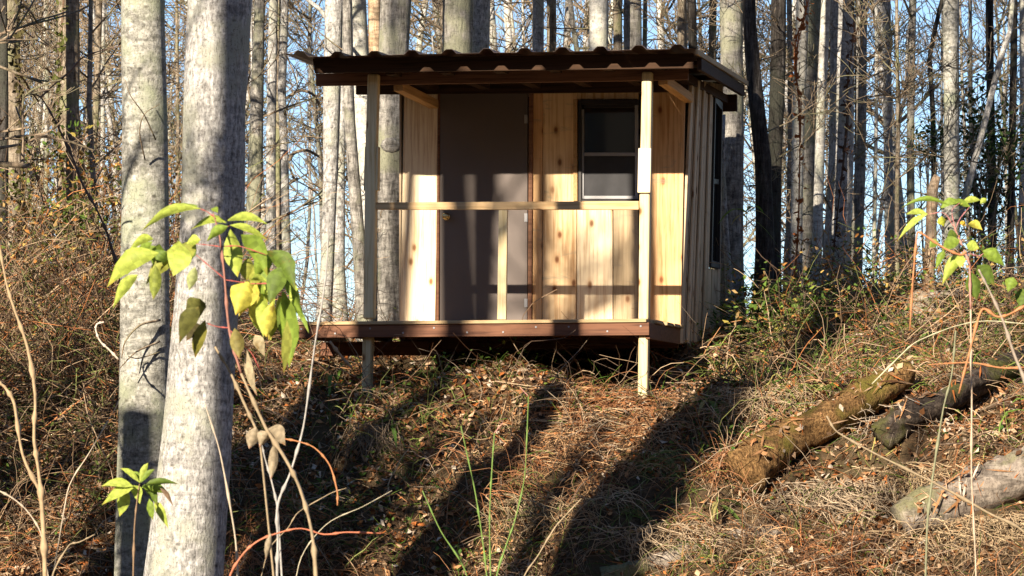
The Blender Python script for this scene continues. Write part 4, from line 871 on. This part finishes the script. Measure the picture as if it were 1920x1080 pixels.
for lab, pix, tp in (('shortest left hand green cane below the deck', [(877, 1085), (826, 995), (792, 920)], None), ('leaning green cane, second from the left below the deck', [(913, 1090), (903, 1000), (890, 918), (864, 799)], None),
                     ('upright green cane with a pink tip in the middle of the cane cluster', [(920, 1090), (918, 1000), (919, 944), (923, 870), (927, 812)], (943, 792)),
                     ('tallest green cane with a pink tip, rightmost below the deck', [(930, 1090), (950, 1020), (966, 974), (984, 890), (991, 743)], (975, 726))):
    e = single_stem('green_cane', lab, 'cane', pix, 13, 5, 3, GRN, nodes=True)
    if tp: o = stemobj([pix[-1], tp], 13, 3, 2, (.6, .3, .25), name='tip'); bb = Vector(o.location); o.parent = e; o.location = bb-Vector(e.location)
single_stem('forked_sapling', 'long grey stem slanting up to the left end of the deck', 'stem', [(520, 1085), (521, 1010), (521, 946), (545, 885), (569, 800), (590, 650), (605, 560), (613, 490), (616, 400)], 12, 9, 4, GREY)
single_stem('forked_sapling', 'short grey fork beside the long grey stem', 'stem', [(521, 960), (510, 905), (497, 860), (490, 830)], 12.05, 7, 4, GREY)
single_stem('weed_stalk', 'pale straight stalk crossing the foot of the thickest trunk', 'stem', [(446, 1085), (440, 1000), (413, 850), (384, 757)], 12, 8, 4, PALE)
single_stem('weed_stalk', 'pale tan stalk slanting right of the thickest trunk', 'stem', [(488, 830), (478, 800), (456, 752), (430, 695), (403, 650)], 11, 8, 7, TANC)
single_stem('briar', 'orange stem hooking downward right of the dead leaves', 'stem', [(529, 822), (560, 828), (590, 840), (618, 872), (632, 920), (633, 948)], 11, 4, 4.5, ORG, root=False)
single_stem('briar', 'red orange runner arching across the bottom left of centre', 'stem', [(430, 1085), (455, 1040), (483, 1015), (520, 1000), (564, 991), (607, 1002), (650, 998), (715, 1000)], 11, 6, 4, RED)
single_stem('weed_stalk', 'thin tan stalk rising to the right at bottom centre', 'stem', [(980, 1090), (1010, 1040), (1040, 990), (1055, 972), (1090, 935)], 15, 5, 3, TANC)
single_stem('bare_sapling', 'forked bare brown sapling at the left edge, its taller fork', 'sapling', [(85, 1085), (80, 972), (72, 880), (64, 822), (66, 740), (51, 650), (27, 580), (11, 527), (-6, 430)], 14, 15, 6, (.40, .29, .17))
single_stem('bare_sapling', 'forked bare brown sapling at the left edge, its lower fork', 'sapling', [(80, 960), (76, 925), (43, 854), (27, 757), (8, 725), (-10, 715)], 14.05, 12, 8, (.40, .29, .17))
single_stem('briar', 'pale stem arching in from the left edge low down', 'stem', [(78, 1006), (54, 962), (25, 935), (-8, 917)], 14, 4, 5, PALE)
single_stem('weed_stalk', 'tan sprig with one yellow leaf near the bottom left', 'stem', [(97, 1085), (129, 1023), (150, 1016), (178, 1002)], 12, 6, 3, TANC)
single_stem('weed_stalk', 'straight pale stick leaning left of the near pair', 'stick', [(126, 924), (170, 845), (215, 768), (225, 745)], 22, 4, 3, PALE)
single_stem('briar', 'curved whitish stem hooking beside the near pair', 'stem', [(222, 674), (204, 655), (188, 640), (180, 620), (182, 608), (195, 604)], 22.5, 6, 5, (.6, .5, .4), root=False)
single_stem('weed_stalk', 'thin curved stalk left of centre near the bottom', 'stem', [(500, 1040), (540, 990), (560, 960), (620, 925), (650, 915)], 12, 3, 2, TANC)
single_stem('weed_stalk', 'long straw coloured stalk crossing the shaded bank', 'stem', [(560, 1060), (610, 985), (680, 950), (735, 920)], 13, 3, 2, (.45, .4, .28))
single_stem('bare_sapling', 'dark bare sapling leaning up and left of the near pair', 'sapling', [(226, 530), (205, 450), (185, 400), (155, 345), (138, 300), (110, 240), (78, 185), (40, 160), (20, 130)], 25, 9, 3, (.14, .095, .07))
single_stem('bare_sapling', 'dark branch reaching right from the leaning bare sapling', 'branch', [(76, 183), (100, 160), (130, 135), (155, 108), (190, 95), (232, 84)], 25, 6, 3, (.20, .13, .09), root=False)
single_stem('bare_sapling', 'slim twig climbing toward the lichen patched trunk', 'branch', [(172, 352), (185, 330), (200, 300), (228, 268)], 25, 4, 2, (.16, .12, .09), root=False)
single_stem('leaning_stick', 'brown stick leaning under the left end of the deck', 'stick', [(660, 690), (640, 668), (618, 640)], 28.4, 8, 7, (.40, .28, .17), root=False)
# cane grass tufts
def tuft(px, py, n, ln, label, cols=((.12, .22, .04), (.20, .30, .06), (.45, .38, .14)), Yd=None):
    p = gp(px, py) if Yd is None else at(px, py, Yd); e = empty('cane_shoot', p); tag(e, label, 'cane'); rr = random.Random(px)
    hs = .18
    vs, fs = tube([Vector((0, 0, -.02)), Vector((0, 0, hs))], [.004, .003], 5); link_mesh('stem', vs, fs, M['stem'], e, fcol=np.array(GRN))
    for i in range(n):
        an = rr.uniform(0, 6.28); L = ln*rr.uniform(.6, 1.1); d = Vector((math.cos(an), math.sin(an)*.8-.2, rr.uniform(-.2, .8))).normalized(); s = d.cross(Vector((0, 0, 1))).normalized()
        q = Vector((0, 0, hs*rr.uniform(.5, 1))); vs = []; wd = L*.07; fs = []
        for k in range(6):
            f = k/5; c = q+d*L*f+Vector((0, 0, -1))*L*.75*f*f; ww = wd*(.35, .9, 1, .8, .5, .02)[k]; vs += [c-s*ww+Vector((0, 0, ww*.3)), c, c+s*ww+Vector((0, 0, ww*.3))]
        for k in range(5):
            for j in range(2): a = k*3+j; fs.append((a, a+1, a+4, a+3))
        link_mesh('leaf', vs, fs, M['leafcol'], e, smooth=True, fcol=np.array(rr.choice(cols)))
for a in ((1330, 790, 9, .34, 'green cane shoot in the shade edge below the side wall'), (1345, 975, 7, .34, 'green cane shoot beside the lower end of the moss yellowed log'), (735, 830, 5, .26, 'small cane shoot in the shade between the posts'),
          (1500, 700, 8, .34, 'cane shoot with yellowing leaves on the crest'), (1395, 720, 10, .36, 'cane shoot with straw leaves just right of the bank shadow'), (1440, 640, 8, .36, 'cane shoot at the foot of the leaning dark trunk'),
          (620, 745, 6, .26, 'cane shoot beside the left post foot'), (640, 720, 6, .22, 'small cane shoot left of the left post'), (1460, 560, 7, .3, 'cane shoot before the orange vine'), (1400, 430, 5, .38, 'cane leaves arching beside the side window')):
    tuft(*a, Yd=31.3 if a[1] == 430 else None)
# hanging dry roots and grass clumps on the bank
def hang(px, py, wpx, n, ln, label, col):
    p = gp(px, py); rr = np.random.default_rng(px); k = n
    P0 = np.stack([p.x+rr.normal(0, wpx/F*p.y/2, k), p.y-.12+rr.normal(0, .06, k), np.zeros(k)], -1); P0[:, 2] = p.z+rr.uniform(-.05, .15, k)
    pts = [P0]; q = P0; vx = rr.normal(0, .05, k); hl = ln*rr.uniform(.2, 1.3, k)
    for i in range(6):
        vx = (vx+rr.normal(0, .03, k))*.8; q = q+np.stack([vx, rr.normal(-.02, .03, k), -rr.uniform(-.15, 1.2, k)*hl/6], -1); q[:, 2] = np.maximum(q[:, 2], ground(q[:, 0], q[:, 1])+.01); pts.append(q)
    v, f, nf = tubes_np(np.stack(pts, 1), np.linspace(.004, .0015, 7)[None, :].repeat(k, 0), 3)
    o = link_mesh('hanging_grass', v, f, M['stem'], fcol=np.repeat(np.array(col)*rr.uniform(.5, 1.2, (k, 1)), nf, axis=0)); tag(o, label, 'dry grass', kind='stuff')
hang(700, 820, 45, 90, .8, 'dry roots hanging down the bank below the left post', (.30, .22, .14))
hang(1655, 790, 130, 70, .4, 'pale dry grass clump spilling over between the two logs', (.52, .42, .31))
hang(1750, 900, 130, 180, .4, 'dry grass matted above the grey weathered log', (.52, .38, .22))
hang(1850, 1000, 170, 260, .4, 'dry grass at the lower right corner', (.50, .37, .22))
hang(1420, 760, 100, 170, .4, 'dry grass spilling at the edge of the bank shadow', (.50, .38, .24))
hang(1560, 930, 170, 260, .5, 'dry grass fringe below the moss yellowed log', (.48, .37, .25))
hang(1010, 960, 120, 150, .5, 'dry grass fringe on the mound in the middle of the bank', (.45, .34, .20))
hang(1250, 1010, 150, 170, .4, 'dry grass fringe at the bottom right of centre', (.45, .34, .22))
# twig heap on the mound
c = gp(1090, 800); n_ = 260
P0 = np.stack([c.x+rng.normal(0, .35, n_), c.y+rng.normal(0, .25, n_)], -1); z0 = ground(P0[:, 0], P0[:, 1])+rng.uniform(0, .12, n_)
dr_ = rng.uniform(0, 2*np.pi, n_); Ln = rng.uniform(.1, .4, n_); pts = []
for f in np.linspace(-.5, .5, 5):
    x = P0[:, 0]+np.cos(dr_)*Ln*f; y = P0[:, 1]+np.sin(dr_)*Ln*f*.6; pts.append(np.stack([x, y, np.maximum(ground(x, y)+.01, z0+rng.normal(0, .01, n_))], -1))
v, f, nf = tubes_np(np.stack(pts, 1), np.full((n_, 5), .003), 3)
tag(link_mesh('twig_heap', v, f, M['stem'], fcol=np.repeat(pick(n_, straw, [2, 3, 2, 2, 1]), nf, axis=0)), 'heap of orange and straw twigs on the mound below the cabin', 'twigs', kind='stuff')
